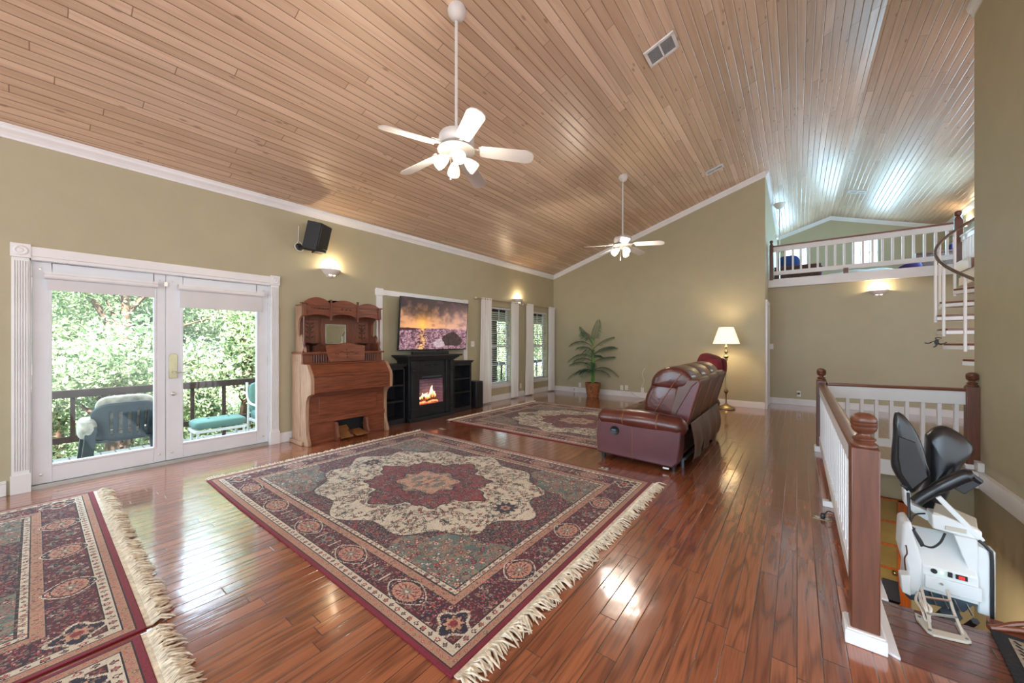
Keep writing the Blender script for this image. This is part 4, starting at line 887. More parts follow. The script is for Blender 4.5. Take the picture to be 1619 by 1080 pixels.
def sofa():
    T = thing('reclining_sofa', 'brown leather three seat reclining sofa seen from its near arm and back', 'sofa', (-1.36, 5.04, 0), R(-90))
    HW = 1.10
    g = MB(); g.box(-HW+.2, HW-.2, -.42, .38, .09, .30); g.build('frame_base', M['leather'], T, bevel=.02)
    for s in (-1, 1):
        x0, x1 = (HW-.24, HW) if s > 0 else (-HW, -HW+.24)
        xc = (x0+x1)/2
        prof = [(-.46, .07), (.36, .045), (.415, .10), (.44, .42), (.30, .46), (-.455, .46), (-.475, .30)]
        g = MB(); g.prism(prof, 'x', x0+.02, x1-.01); arm = g.build('arm_panel', M['leatherp'], T, bevel=.018)
        g = MB()
        def roll(u, v, xc=xc):
            a = 2*PI*u; y = -.49+.98*v
            e = min(1, (v*12)**.5, ((1-v)*12)**.5) if 0 < v < 1 else 0
            r = .128*e*(1-.05*math.sin(v*9)); dz = .012*math.sin(v*PI)
            return (xc+r*1.02*math.cos(a), y, .465+dz-.035*max(0, v-.55)+r*.82*math.sin(a))
        g.grid(roll, 22, 36, True); g.build('arm_roll', M['leather'], arm, smooth=180)
        for yy in (-.16, .20):
            g = MB(); pts = [(xc+.132*math.cos(a), yy, .470+.108*math.sin(a)) for a in [PI*k/12-.4 for k in range(16)]]; g.tube(pts, .0022, 5); g.tube([(p[0], p[1]+.008, p[2]) for p in pts], .0022, 5); g.build('stitching', M['stitch'], arm)
        g = MB(); xo = x1-.008 if s > 0 else x0+.008
        g.tube([(xo, -.05, .055), (xo, -.05, .40)], .002, 5); g.build('seam', M['stitch'], arm)
        g = MB()
        for k in range(22): g.sup((xo, -.447-.014*math.sin(k/21*PI), .09+k*.0155), (.010, .010, .010), 1, 6, 4)
        g.build('nailheads', M['brass'], arm)
        for yy in (-.40, .36):
            g = MB(); g.cyl((xc+s*.05, yy, 0), (xc+s*.05, yy, .075), .022, .026); g.build('foot', M['blackpl'], T)
        if s > 0:
            g = MB(); g.lathe([(.001, .006), (.030, .004), (.036, .010), (.048, .014), (.050, .004), (.05, 0)], (xo, -.245, .345), 24, 'x'); h = g.build('recliner_handle_cup', M['blackpl'], arm, smooth=50)
            g = MB(); g.sup((xo+.012, -.25, .35), (.018, .055, .022), .6); g.build('recliner_handle', M['liftg'], h)
            g = MB(); g.box(xo-.0, xo+.010, .27, .33, .03, .045); g.build('white_label', M['trim'], arm)
    secs = [(-.82, -.285), (-.275, .275), (.285, .82)]
    lean = R(-16)
    for i, (a, b_) in enumerate(secs):
        w = b_-a; c = (a+b_)/2
        g = MB(); g.sup((c, -.20, .36), (w, .60, .22), .25, 24, 10, e2=.4); g.build('seat_cushion', M['leather'], T, smooth=180)
        g = MB(); g.sup((c, -.50+.03, .24), (w, .10, .36), .3, 20, 12, e2=.4); g.build('footrest_panel', M['leather'], T, smooth=180)
        # back cushion: lower lumbar + upper pillow + head roll, leaning back
        domed('back_cushion', [(.05, .44), (-.01, .54), (.0, .70), (.05, .82), (.10, .88), (.20, .90), (.33, .86), (.38, .72), (.33, .44)], a-.015, b_+.015, M['leather'], T)
        domed('head_cushion', [(.06, .84), (.08, .93), (.15, 1.01), (.26, 1.055), (.38, 1.04), (.46, .98), (.49, .91), (.44, .84), (.30, .82), (.16, .81)], a-.02, b_+.02, M['leather'], T)
        g = MB()
        g.prism([(.22, .43), (.40, .40), (.445, .44), (.575, .905), (.55, .945), (.36, .93)], 'x', a-.01, b_+.01); bp = g.build('rear_panel', M['leather2'], T, bevel=.02)
        for xx in (a+.03, b_-.03):
            g = MB(); g.tube([(xx, .452, .45), (xx, .582, .90)], .0022, 5); g.build('seam', M['stitch'], bp)
        for kk in range(2 if i == 1 else 1):
            pass
        def flap(u, v, a=a, b_=b_, i=i):
            x = a+.0+(b_-a)*u; z = .475-.40*v-.03*math.sin(u*PI)*(1 if v > .9 else 0)
            return (x, .475+.055*math.sin(v*PI*.8)+.014*math.sin(u*9+v*3+i)*v-.03*v, z-.04*abs(u-.5)*v)
        g = MB(); g.grid(flap, 24, 12); g.build('rear_flap', M['leather2'], bp, smooth=180, solid=.004)
    # side wings of the back near the arms
    for s in (-1, 1):
        g = MB(); x = s*.838; g.prism([(.27, .43), (.44, .40), (.578, .90), (.56, .935), (.49, .87), (.36, .62)], 'x', x-.02, x+.02); wg = g.build('back_side_panel', M['leatherp'], T, bevel=.012)
        g = MB(); g.tube([(x+s*.012, .05, .45), (x+s*.012, .20, .70), (x+s*.012, .31, .88), (x+s*.01, .40, 1.0)], .003, 5); g.tube([(x+s*.021, .43, .42), (x+s*.021, .563, .90)], .0025, 5); g.build('seam', M['stitch'], wg)
    g = MB(); g.cyl((-.84, .42, .09), (.84, .42, .09), .014, n=8); g.cyl((-.84, .2, .09), (.84, .2, .09), .014, n=8)
    for x in (-.84, 0, .84): g.cyl((x, -.3, .09), (x, .43, .09), .012, n=8); g.cyl((x, .40, 0), (x, .40, .09), .018, n=8)
    g.build('steel_mechanism', M['liftg'], T)
    return T
sofa()
def cover(u, v):
    x = 4.35+1.35*u; y = v; X = -1.70+.62*v
    return (X, x, .487+.014*math.sin(u*13+v*4)+.010*math.sin(v*11+u*3)-.03*max(0, .12-v)*8)
o = MB().grid(cover, 50, 24).build('seat_throw', M['cover'], smooth=180, solid=.008); tag(o, 'brown throw spread over the seats of the leather sofa', 'throw')
# ---------------------------------------------------------------- maroon recliner
T = thing('recliner', 'maroon upholstered recliner behind the brown sofa near the floor lamp', 'armchair', (-1.56, 7.22, 0), R(-90))
g = MB(); g.box(-.30, .30, -.40, .34, .10, .32); g.build('frame_base', M['leather'], T, bevel=.02)
g = MB(); g.sup((0, -.14, .40), (.60, .62, .22), .3, 20, 10); g.build('seat_cushion', M['maroon'], T, smooth=180)
for s in (-1, 1):
    g = MB(); g.prism([(-.44, .08), (.36, .06), (.40, .50), (-.46, .50)], 'x', s*.39-.09, s*.39+.09); a = g.build('arm_panel', M['leatherp'], T, bevel=.02)
    g = MB(); g.sup((s*.40, -.08, .55), (.26, .86, .20), .5, 22, 12); g.sup((s*.40, -.14, .63), (.20, .55, .13), .6, 20, 10); g.build('arm_cushion', M['maroon'], a, smooth=180)
g = MB(); g.sup((0, .26, .68), (.66, .30, .66), .35, 22, 14, rot=(R(-14), 0, 0)); g.build('back_cushion', M['maroon'], T, smooth=180)
g = MB(); g.sup((0, .34, .96), (.70, .32, .32), .5, 24, 14, rot=(R(-18), 0, 0)); g.build('head_cushion', M['maroon'], T, smooth=180)
for x in (.27, -.27): g = MB(); g.sup((x, .44, .90), (.26, .28, .30), .6, 20, 12); g.build('head_wing', M['maroon'], T, smooth=180)
for x, y in ((-.3, -.35), (.3, -.35), (-.3, .3), (.3, .3)): g = MB(); g.cyl((x, y, 0), (x, y, .11), .025); g.build('foot', M['blackpl'], T)
# ---------------------------------------------------------------- floor lamp
LC = (1, .78, .50)
shade_m = pm('pleated_lamp_shade', (.80, .70, .50), .9, var=.04, vscale=30, emis=.55, emcol=(1, .80, .50, 1))
T = thing('floor_lamp', 'brass floor lamp with pleated cream shade lit behind the maroon recliner', 'lamp', (-1.12, 8.45, 0))
g = MB(); g.lathe([(.001, .03), (.13, .03), (.15, .02), (.16, .012), (.15, .04), (.10, .06), (.05, .08), (.02, .11)], (0, 0, 0), 24)
for k in range(4): a = PI/4+k*PI/2; g.sup((.13*math.cos(a), .13*math.sin(a), .018), (.06, .06, .035), .8)
g.build('base', M['brass'], T, smooth=50)
g = MB(); g.lathe([(.013, .08), (.013, .30), (.03, .32), (.045, .35), (.03, .38), (.013, .40), (.012, .95), (.03, .97), (.018, 1.0), (.040, 1.03), (.045, 1.05), (.02, 1.08), (.016, 1.11), (.03, 1.13), (.03, 1.15), (.014, 1.17), (.016, 1.22), (.028, 1.24), (.012, 1.26), (.012, 1.34)], (0, 0, 0), 20); g.build('pole', M['brass'], T, smooth=50)
g = MB()
n = 96
def sh(u, v):
    a = 2*PI*u; r = (.128+(.235-.128)*(1-v))*(1+.012*math.cos(48*a)); return (r*math.cos(a), r*math.sin(a), 1.295+.335*v)
g.grid(sh, 192, 6, True); s_ = g.build('lamp_shade', shade_m, T, smooth=60)
g = MB(); g.tube([(.237*math.cos(2*PI*k/40), .237*math.sin(2*PI*k/40), 1.295) for k in range(41)], .006, 6, False); g.tube([(.13*math.cos(2*PI*k/40), .13*math.sin(2*PI*k/40), 1.63) for k in range(41)], .005, 6, False); g.build('shade_trim', M['plaster'], s_)
g = MB(); g.sup((0, 0, 1.42), (.06, .06, .09), 1); g.build('bulb', pm('bulb_glow', (1, .9, .7), .5, emis=4, emcol=(1, .85, .6, 1)), T)
light('floor_lamp_glow', 'POINT', (-1.12, 8.45, 1.52), 9, LC, .05)
# ---------------------------------------------------------------- potted palm
T = thing('potted_palm', 'tall green palm in a woven wicker basket against the far wall', 'plant', (-3.96, 8.36, 0))
g = MB(); g.lathe([(.001, .005), (.135, .0), (.150, .10), (.165, .20), (.180, .31), (.190, .33), (.185, .345), (.168, .34), (.165, .30)], (0, 0, 0), 28)
g.build('basket', M['wicker'], T, smooth=50)
g = MB()
for k in range(12):
    z = .03+k*.025; r = .136+.045*k/12; g.tube([((r+.004*math.cos(14*a+k*PI))*math.cos(a), (r+.004*math.cos(14*a+k*PI))*math.sin(a), z) for a in [2*PI*j/84 for j in range(85)]], .008, 5, False)
g.build('basket_weave', M['wicker'], T, smooth=60)
g = MB()
for k in range(60): a = random.random()*6.28; r = random.random()**.5*.15; g.sup((r*math.cos(a), r*math.sin(a), .325), (.05, .05, .03), .9, 6, 4)
g.build('moss', M['soil'], T)
g = MB()
for a in range(3): 
    o_ = (.02*math.cos(a*2.1), .02*math.sin(a*2.1)); g.tube(bez([(o_[0], o_[1], .30), (o_[0]*1.5, o_[1]*1.5, .7), (o_[0]*.6, o_[1]*.6, 1.15), (0, 0, 1.5)], 5), [.022]*8+[.016]*7+[.008], 8)
g.build('stem', M['stem'], T, smooth=60)
g = MB(); g.tube([(0, 0, .8), (0, 0, 1.25)], .024, 8); g.build('stem_wrap', pm('tan_bark_wrap', srgb(160, 130, 90), .9), T)
def frond(T, z0, az, L, rise, droop, w=.24):
    d = Vector((math.cos(az), math.sin(az), 0)); sd = Vector((-math.sin(az), math.cos(az), 0)); pts = []
    N = 24
    for k in range(N+1):
        t = k/N; pts.append(Vector((0, 0, z0))+d*(L*t)+Vector((0, 0, rise*t-droop*t*t)))
    g = MB(); g.tube(pts, [.007*(1-.7*k/N)+.001 for k in range(N+1)], 5)
    for k in range(4, N+1):
        for sub in (0, .5)[:2 if L < .5 else 1]:
            t = (k+sub)/N
            if t > 1: continue
            p = pts[k]; tan = (pts[min(k+1, N)]-pts[k-1]).normalized(); ln = w*(math.sin(PI*min(1, .22+t*.72)))**.7*(.9+.2*random.random())
            for s in (-1, 1):
                out = (sd*s*.9+tan*.55+Vector((0, 0, -.30))).normalized(); tip = p+out*ln+Vector((0, 0, -.25*ln)); mid = p+out*ln*.5+Vector((0, 0, .02))
                wv = tan*.0048
                a = [g.P(p-wv*.5), g.P(p+wv*.5), g.P(mid+wv), g.P(mid-wv), g.P(tip)]
                g.f.append((a[0], a[1], a[2], a[3])); g.f.append((a[3], a[2], a[4]))
    g.build('frond', M['frond'], T, smooth=0)
for z0, az, L, ri, dr in ((.55, 190, .62, .42, .55), (.58, 168, .50, .40, .45), (.62, 10, .60, .52, .62), (.6, -12, .52, .30, .38), (.72, 205, .55, .45, .40), (.82, 5, .52, .38, .22), (.85, 178, .55, .40, .42), (.95, 200, .60, .45, .55), (1.0, -8, .62, .48, .28), (1.02, 20, .5, .5, .3), (1.1, 160, .5, .42, .35), (1.15, 5, .5, .55, .25), (1.2, 190, .58, .60, .55), (1.25, 150, .42, .55, .2), (1.3, 60, .16, .62, .05), (1.3, 185, .30, .50, .1), (1.1, 270, .35, .3, .4), (.8, 280, .3, .25, .35), (.6, 250, .40, .35, .45), (.9, 90, .25, .3, .2)):
    frond(T, z0, R(az+random.uniform(-6, 6)+0), L, ri, dr)
# ---------------------------------------------------------------- wall sconces
def sconce(loc, rz, label, power=3.0, w=.28):
    """half bowl, back against the wall at local y=0, opening upwards, facing -y"""
    T = thing('wall_sconce', label, 'wall light', loc, rz, 'half bowl plaster wall sconces')
    g = MB(); prof = [(.001, -.075), (.012, -.075), (.045, -.052), (.095, -.020), (.138, .030), (.142, .045), (.134, .045), (.128, .030), (.088, -.014), (.04, -.044), (.001, -.06)]
    g.M = Matrix.Diagonal((w/.28, .85, 1, 1)); g.lathe(prof, (0, 0, 0), 28, 'z', PI, 2*PI); g.build('bowl', M['plaster'], T, smooth=50)
    g = MB(); g.M = Matrix.Diagonal((w/.28, .85, 1, 1)); glow = pm('sconce_slot_glow', (.9, .8, .6), .5, emis=1.6, emcol=(1, .82, .55, 1))
    for a0 in (-2.25, -1.35): g.lathe([(.058, -.048), (.078, -.036)], (0, 0, 0), 8, 'z', a0, a0+.55)
    g.build('light_slot', glow, T)
    g = MB(); g.box(-.06, .06, -.006, 0, -.06, .03); g.build('back_plate', M['plaster'], T)
    m = Matrix.Translation(loc) @ Matrix.Rotation(rz, 4, 'Z')
    light('sconce_glow', 'POINT', m @ Vector((0, -.065, .075)), power, LC, .03)
    return T
sconce((XL, 2.645, 2.34), R(90), 'half bowl wall sconce lit above the carved organ', 4.5)
sconce((XL, 7.22, 2.335), R(90), 'half bowl wall sconce lit between the two narrow windows', 4)
sconce((1.235, YB, 2.275), 0, 'half bowl wall sconce lit below the loft railing', 5)
sconce((3.1, 13.0, 4.02), R(-90), 'half bowl wall sconce at the right side of the loft', 5)
sconce((-.5, 13.1, 4.36), R(90), 'half bowl wall sconce on the left wall of the loft', .3)
# ---------------------------------------------------------------- ceiling fans
bulbm = pm('frosted_shade_lit', (.9, .86, .78), .4, emis=2.6, emcol=(1, .86, .66, 1))
bulbo = pm('frosted_shade_dim', (.85, .80, .70), .35, emis=.25, emcol=(1, .86, .66, 1))
def fan(x, y, zb, phase, label, shade_ang):
    zc = cz(x); zb += .055
    T = thing('ceiling_fan', label, 'ceiling fan', (x, y, zb), 0, 'white five blade ceiling fans')
    dz = zc-zb
    g = MB(); g.M = Matrix.Translation((0, 0, dz)) @ Matrix.Rotation(-math.atan(SL), 4, 'Y') ; g.lathe([(.075, .01), (.078, -.02), (.07, -.05), (.045, -.085), (.02, -.10), (.001, -.10)], (0, 0, 0), 24); g.build('canopy', M['fanw'], T, smooth=50)
    g = MB(); g.cyl((0, 0, .12), (0, 0, dz-.06), .0135); g.build('down_rod', M['fanw'], T)
    g = MB(); g.lathe([(.02, .17), (.028, .14), (.06, .135), (.135, .12), (.148, .10), (.150, .045), (.138, .02), (.08, .0), (.001, .0)], (0, 0, 0), 36); g.build('motor_housing', M['fanw'], T, smooth=40)
    g = MB(); g.lathe([(.08, .0), (.155, -.008), (.16, -.018), (.10, -.030), (.055, -.034), (.05, -.055), (.055, -.065), (.04, -.08), (.001, -.085)], (0, 0, 0), 32); kit = g.build('light_kit', M['fanw'], T, smooth=45)
    for k in range(5):
        a = R(phase+72*k); m = Matrix.Rotation(a, 4, 'Z')
        g = MB(); g.M = m; g.box(.13, .21, -.012, .012, -.008, -.001); g.prism([(.19, -.05), (.25, -.035), (.25, .035), (.19, .05), (.205, 0)], 'z', -.010, -.003)
        g.prism([(.06, -.03), (.16, -.014), (.16, .014), (.06, .03)], 'z', -.006, .004); ir = g.build('blade_iron', M['fanw'], T, bevel=.002)
        g = MB(); g.M = m @ Matrix.Rotation(R(5), 4, 'Y') @ Matrix.Rotation(R(-15), 4, 'X'); out = [(.20, -.045), (.215, -.058), (.30, -.064), (.60, -.073), (.645, -.055), (.665, -.02), (.665, .02), (.645, .055), (.60, .073), (.30, .064), (.215, .058), (.20, .045)]
        g.prism(out, 'z', -.002, .006); g.build('blade', M['fanw'], T, bevel=.002)
    for k, (ang, lit) in enumerate(shade_ang):
        a = R(ang); m = Matrix.Rotation(a, 4, 'Z') @ Matrix.Translation((.045, 0, -.060)) @ Matrix.Rotation(R(128), 4, 'Y')
        g = MB(); g.M = m; g.cyl((0, 0, -.01), (0, 0, .045), .016); ho = g.build('socket', M['fanw'], kit)
        g = MB(); g.M = m; g.lathe([(.018, .035), (.028, .045), (.042, .075), (.052, .11), (.055, .14), (.050, .155), (.047, .155), (.05, .135), (.046, .10), (.03, .06), (.018, .045)], (0, 0, 0), 24); g.build('glass_shade', bulbm if lit else bulbo, ho, smooth=50)
        if lit: light('fan_bulb', 'POINT', Vector((x, y, zb)) + (m @ Vector((0, 0, .19))), 12 if y > 4 else 7.5, (1, .89, .74), .035)
    for a_, ln in ((.3, .11), (-.8, .17)):
        g = MB(); p = Vector((.05*math.cos(a_-1.2), .05*math.sin(a_-1.2), -.09)); g.tube([p, p-Vector((0, 0, ln))], .0015, 5); g.sup(p-Vector((0, 0, ln+.008)), (.014, .014, .02), 1); g.build('pull_chain', M['fanw'], kit)
    return T
fan(-2.30, 2.20, 2.92, -30.5, 'large white ceiling fan with lit bulbs in the foreground', ((235, True), (325, True), (55, False), (145, False)))
fan(-2.34, 6.10, 2.93, 7, 'smaller looking white ceiling fan hanging near the far wall', ((225, True), (-45, True), (90, False)))
# ---------------------------------------------------------------- ceiling vents and smoke detector
def vent(x, y, w, l, label, n, rot=0, side=-1):
    T = thing('ceiling_vent', label, 'vent', (x, y, cz(x)-.002)); a = math.atan(SL)*side
    B = Matrix.Rotation(a, 4, 'Y') @ Matrix.Rotation(rot, 4, 'Z')
    g = MB(); g.M = B
    for q in ((-w/2, w/2, -l/2, -l/2+.03), (-w/2, w/2, l/2-.03, l/2), (-w/2, -w/2+.03, -l/2, l/2), (w/2-.03, w/2, -l/2, l/2), (-.008, .008, -l/2, l/2)): g.box(*q, -.016, 0)
    g.build('frame', M['trim'], T, bevel=.002)
    g = MB(); g.M = B; g.box(-w/2+.02, w/2-.02, -l/2+.02, l/2-.02, -.005, -.002); g.build('backing', M['liftg'], T)
    for k in range(n):
        g = MB(); g.M = B; y_ = -l/2+.04+(l-.08)*k/(n-1); g.obox((0, y_, -.010), (w-.05, .010, .002), (R(40), 0, 0)); g.build('louvre', M['trim'], T)
vent(-1.17, 4.17, .32, .26, 'large louvred return vent in the wood ceiling', 12, R(0))
vent(-1.20, 7.62, .30, .15, 'small louvred vent in the wood ceiling near the far wall', 7)
vent(1.17, 12.3, .34, .16, 'dark ceiling vent above the loft', 6, 0, 1)
# ---------------------------------------------------------------- wall speaker
T = thing('wall_speaker', 'black loudspeaker on a tilting wall bracket above the sconce', 'speaker', (XL, 2.30, 2.72), R(90))
sm_ = Matrix.Translation((.07, -.20, .06)) @ Euler((R(14), 0, R(30))).to_matrix().to_4x4()
g = MB(); g.M = sm_; g.box(-.11, .11, -.10, .11, -.20, .17); g.build('cabinet', M['blackpl'], T, bevel=.005)
g = MB(); g.M = sm_; g.box(-.10, .10, -.115, -.10, -.155, .16); g.build('grille', M['black'], T, bevel=.003)
g = MB(); g.tube(bez([(-.09, 0, -.09), (-.07, -.06, -.11), (.0, -.14, -.13), (.08, -.2, -.15)], 4), .014, 8); g.box(.02, .14, -.27, -.13, -.165, -.15); g.sup((-.09, -.01, -.09), (.09, .03, .09), .6); g.build('bracket', M['blackpl'], T)
g = MB(); g.tube(bez([(-.09, -.004, .20), (-.10, -.012, .06), (-.11, -.03, -.02), (-.155, -.04, -.09), (-.12, -.05, -.15), (-.06, -.05, -.14), (-.05, -.04, -.08), (-.09, -.03, -.02)], 6), .0045, 6); g.build('speaker_wire', M['trim'], T)
# ---------------------------------------------------------------- switches, outlets, floor boxes
def plate(loc, rz, label, kind='outlet', w=.07, h=.115):
    T = thing('wall_outlet' if kind == 'outlet' else 'light_switch', label, 'outlet' if kind == 'outlet' else 'switch', loc, rz)
    g = MB(); g.box(-w/2, w/2, -.008, 0, -h/2, h/2); g.build('cover_plate', M['white'], T, bevel=.002)
    if kind == 'outlet':
        for z in (-.024, .024): g = MB(); g.sup((0, -.009, z), (.032, .004, .03), .6); g.build('receptacle', M['plaster'], T)
    else:
        g = MB(); g.box(-.006, .006, -.016, -.008, -.012, .012); g.build('toggle', M['plaster'], T)
    return T
plate((XL, 5.63, 1.295), R(90), 'white switch plate between the television casing and the curtain', 'switch', .10)
plate((XL, 7.33, .26), R(90), 'white outlet with a black plug between the two narrow windows')
plate((-4.57, YF, .20), 0, 'white outlet left of the palm basket'); plate((-3.43, YF, .21), 0, 'white outlet plate right of the palm, nearer the basket'); plate((-3.31, YF, .22), 0, 'white outlet plate right of the palm with cords plugged in')
plate((-2.92, YF, .19), 0, 'white outlet below the loose white cable on the far wall'); plate((-.44, YB, 1.24), 0, 'white switch plate on the passage wall under the loft', 'switch'); plate((.03, YB, .24), 0, 'white outlet low on the wall under the loft')
g = MB(); g.box(.01, .05, YB-.06, YB-.009, .235, .265); tag(g.build('plug_adapter', M['blackpl'], bevel=.003), 'black plug in the outlet under the loft', 'plug')
def floorbox(x, y, label, rz=0):
    T = thing('floor_outlet', label, 'floor outlet', (x, y, 0), rz); g = MB(); g.box(-.055, .055, -.035, .035, .0005, .005); g.build('brass_plate', M['brass'], T, bevel=.001)
    for s in (-1, 1): g = MB(); g.lathe([(.001, .008), (.014, .008), (.018, .005), (.018, .003)], (s*.025, 0, 0), 16); g.build('screw_cap', M['cream'], T)
floorbox(-1.60, 3.66, 'brass floor outlet between the middle rug and the sofa arm'); floorbox(-4.29, 3.80, 'brass floor outlet between the two rugs near the fireplace'); floorbox(.15, 3.62, 'brass floor outlet beside the stair railing with a cord')
g = MB(); g.tube(bez([(.16, 3.62, .01), (.17, 3.60, .05), (.19, 3.63, .06), (.25, 3.66, .03), (.29, 3.68, .02), (.36, 3.70, -.02)], 6), .004, 6); g.sup((.155, 3.62, .02), (.03, .03, .04), .6); tag(g.build('power_cord', M['blackpl']), 'black cord plugged into the floor outlet by the railing', 'cord')
g = MB(); g.tube(bez([(-3.31, YF-.015, .22), (-3.2, YF-.06, .15), (-3.05, YF-.08, .04), (-2.8, YF-.12, .01), (-2.45, YF-.20, .006)], 6), .005, 6); tag(g.build('floor_cable', M['cable']), 'grey cable running along the far baseboard from the outlet', 'cable')
g = MB(); g.tube(bez([(-2.86, YF-.006, .72), (-2.92, YF-.02, .58), (-2.88, YF-.02, .40), (-2.93, YF-.02, .25), (-2.85, YF-.03, .12)], 6), .004, 6); tag(g.build('coax_cable', M['trim']), 'loose white cable hanging on the far wall beside the maroon chair', 'cable')
g = MB(); g.box(-4.74, -4.72, YF-.05, YF-.02, .06, .10); g.cyl((-4.73, YF-.06, .045), (-4.73, YF-.02, .045), .006); tag(g.build('door_stop', M['steel']), 'small metal fitting on the far baseboard left of the palm', 'fitting')
# black metal wall ornament below the spiral stair
T = thing('wall_ornament', 'small black metal bird ornament on the wall below the spiral stair', 'ornament', (1.98, YB-.012, 1.33))
g = MB(); g.sup((0, 0, .0), (.05, .016, .09), .9); g.tube(bez([(.01, 0, -.02), (.05, 0, -.035), (.09, 0, -.02), (.12, 0, .0)], 4), [.012]*6+[.008]*6+[.002], 6); g.build('body', M['blackpl'], T)
g = MB(); g.tube(bez([(-.01, 0, .03), (-.05, 0, .01), (-.10, 0, -.02), (-.15, 0, -.01)], 4), [.006]*6+[.009]*6+[.002], 6); g.tube(bez([(0, 0, -.04), (-.01, 0, -.07), (-.04, 0, -.09)], 4), .008, 6); g.build('wing', M['blackpl'], T)
g = MB(); g.tube([(.02+.035*math.cos(a), 0, .065+.022*math.sin(a)) for a in [2*PI*k/16 for k in range(14)]], .006, 6); g.build('curl', M['organ_dark'], T)
# ---------------------------------------------------------------- stair lift (folded chair on its rail, at the head of the stairs)
T = thing('stair_lift', 'white stair lift with folded black vinyl chair parked at the head of the stairwell', 'stair lift', (.6, 2.9, -.3))
def W2(g): g.M = Matrix.Translation((-.6, -2.9, .3)); return g
def xz(name, pts, y0, y1, mat, bev=.01, par=None, smooth=40):
    g = W2(MB()); g.prism(pts, 'y', y0, y1); return g.build(name, mat, par or T, bevel=bev, smooth=smooth)
def shell(name, pts, y0, y1, mat, bulge=.03, par=None):
    """upholstered pad: outline in x/z, domed on both faces"""
    n = len(pts)
    P = bez([(p[0], 0, p[1]) for p in pts]+[(pts[0][0], 0, pts[0][1])], 4)[:-1]; cx = sum(p.x for p in P)/len(P); cz_ = sum(p.z for p in P)/len(P)
    g = W2(MB()); rings = []
    prof = [(0, y0-bulge), (.45, y0-bulge*.85), (.75, y0-bulge*.45), (.93, y0), (1, y0+(y1-y0)*.3), (1, y0+(y1-y0)*.7), (.93, y1), (.75, y1+bulge*.45), (.45, y1+bulge*.85), (0, y1+bulge)]
    for s, y in prof: rings.append([g.P((cx+(p.x-cx)*s, y, cz_+(p.z-cz_)*s)) for p in P])
    for a, b_ in zip(rings, rings[1:]):
        for k in range(len(P)): g.f.append((a[k], a[(k+1) % len(P)], b_[(k+1) % len(P)], b_[k]))
    return g.build(name, mat, par or T, smooth=50)
b1 = [(.435, .933), (.454, .931), (.483, .897), (.514, .835), (.54, .754), (.554, .675), (.567, .61), (.544, .571), (.5, .498), (.464, .531), (.43, .594), (.417, .655), (.425, .797), (.427, .886)]
sh1 = shell('seat_back', b1, 2.925, 2.96, M['vinyl'], .012)
b1i = [(.442, .806), (.507, .782), (.539, .669), (.552, .605), (.495, .524), (.452, .6), (.44, .684)]
xz('back_pocket', b1i, 2.902, 2.922, M['blackpl'], .004, sh1)
b2 = [(.566, .808), (.594, .847), (.626, .866), (.66, .857), (.698, .828), (.726, .793), (.735, .768), (.731, .74), (.698, .67), (.676, .598), (.654, .525), (.626, .432), (.589, .394), (.556, .399), (.53, .424), (.56, .559), (.562, .696)]
shell('folded_seat', b2, 3.0, 3.07, M['vinyl'], .03)
g = W2(MB()); g.tube(bez([(.502, 2.89, .462), (.53, 2.89, .50), (.60, 2.89, .575), (.67, 2.89, .640), (.705, 2.89, .655)], 6), [.014]+[.026]*10+[.030]*10+[.024]*3+[.008], 14); arm = g.build('armrest', M['vinyl'], T, smooth=60)
xz('arm_control_flap', [(.647, .559), (.709, .630), (.743, .608), (.684, .538)], 2.93, 2.96, M['blackpl'], .004, arm)
g = W2(MB()); g.tube([(.70, 2.91, .645), (.735, 2.93, .615)], .014, 8); g.build('arm_paddle', M['blackpl'], arm)
xz('seat_cradle', [(.466, .515), (.49, .515), (.498, .435), (.567, .41), (.60, .36), (.55, .365), (.503, .392), (.470, .433)], 2.93, 2.99, M['liftw'], .006)
g = W2(MB()); g.tube([(.455, 2.93, .535), (.475, 2.93, .525), (.482, 2.94, .50)], .008, 8); g.build('seat_lever', M['blackpl'], T)
g = W2(MB()); g.tube([(.580, 2.875, .520), (.723, 2.855, .343)], .016, 4); g.build('arm_strut', M['liftw'], T, bevel=.003)
xz('swivel_bracket', [(.554, .429), (.558, .356), (.60, .352), (.722, .345), (.722, .388), (.66, .405), (.60, .43)], 2.85, 2.95, M['liftw'], .005)
g = W2(MB()); g.box(.60, .67, 2.843, 2.851, .365, .385); g.build('bracket_recess', M['cream'], T)
g = W2(MB()); a = [g.P(p) for p in ((.56, 2.86, .44), (.71, 2.86, .40), (.745, 3.02, .40), (.60, 3.02, .455))]; b_ = [g.P((p[0], p[1], p[2]-.02)) for p in ((.56, 2.86, .44), (.71, 2.86, .40), (.745, 3.02, .40), (.60, 3.02, .455))]
g.f += [tuple(a), tuple(reversed(b_))]+[(a[k], b_[k], b_[(k+1) % 4], a[(k+1) % 4]) for k in range(4)]; g.build('swivel_plate', M['cream'], T, bevel=.004)
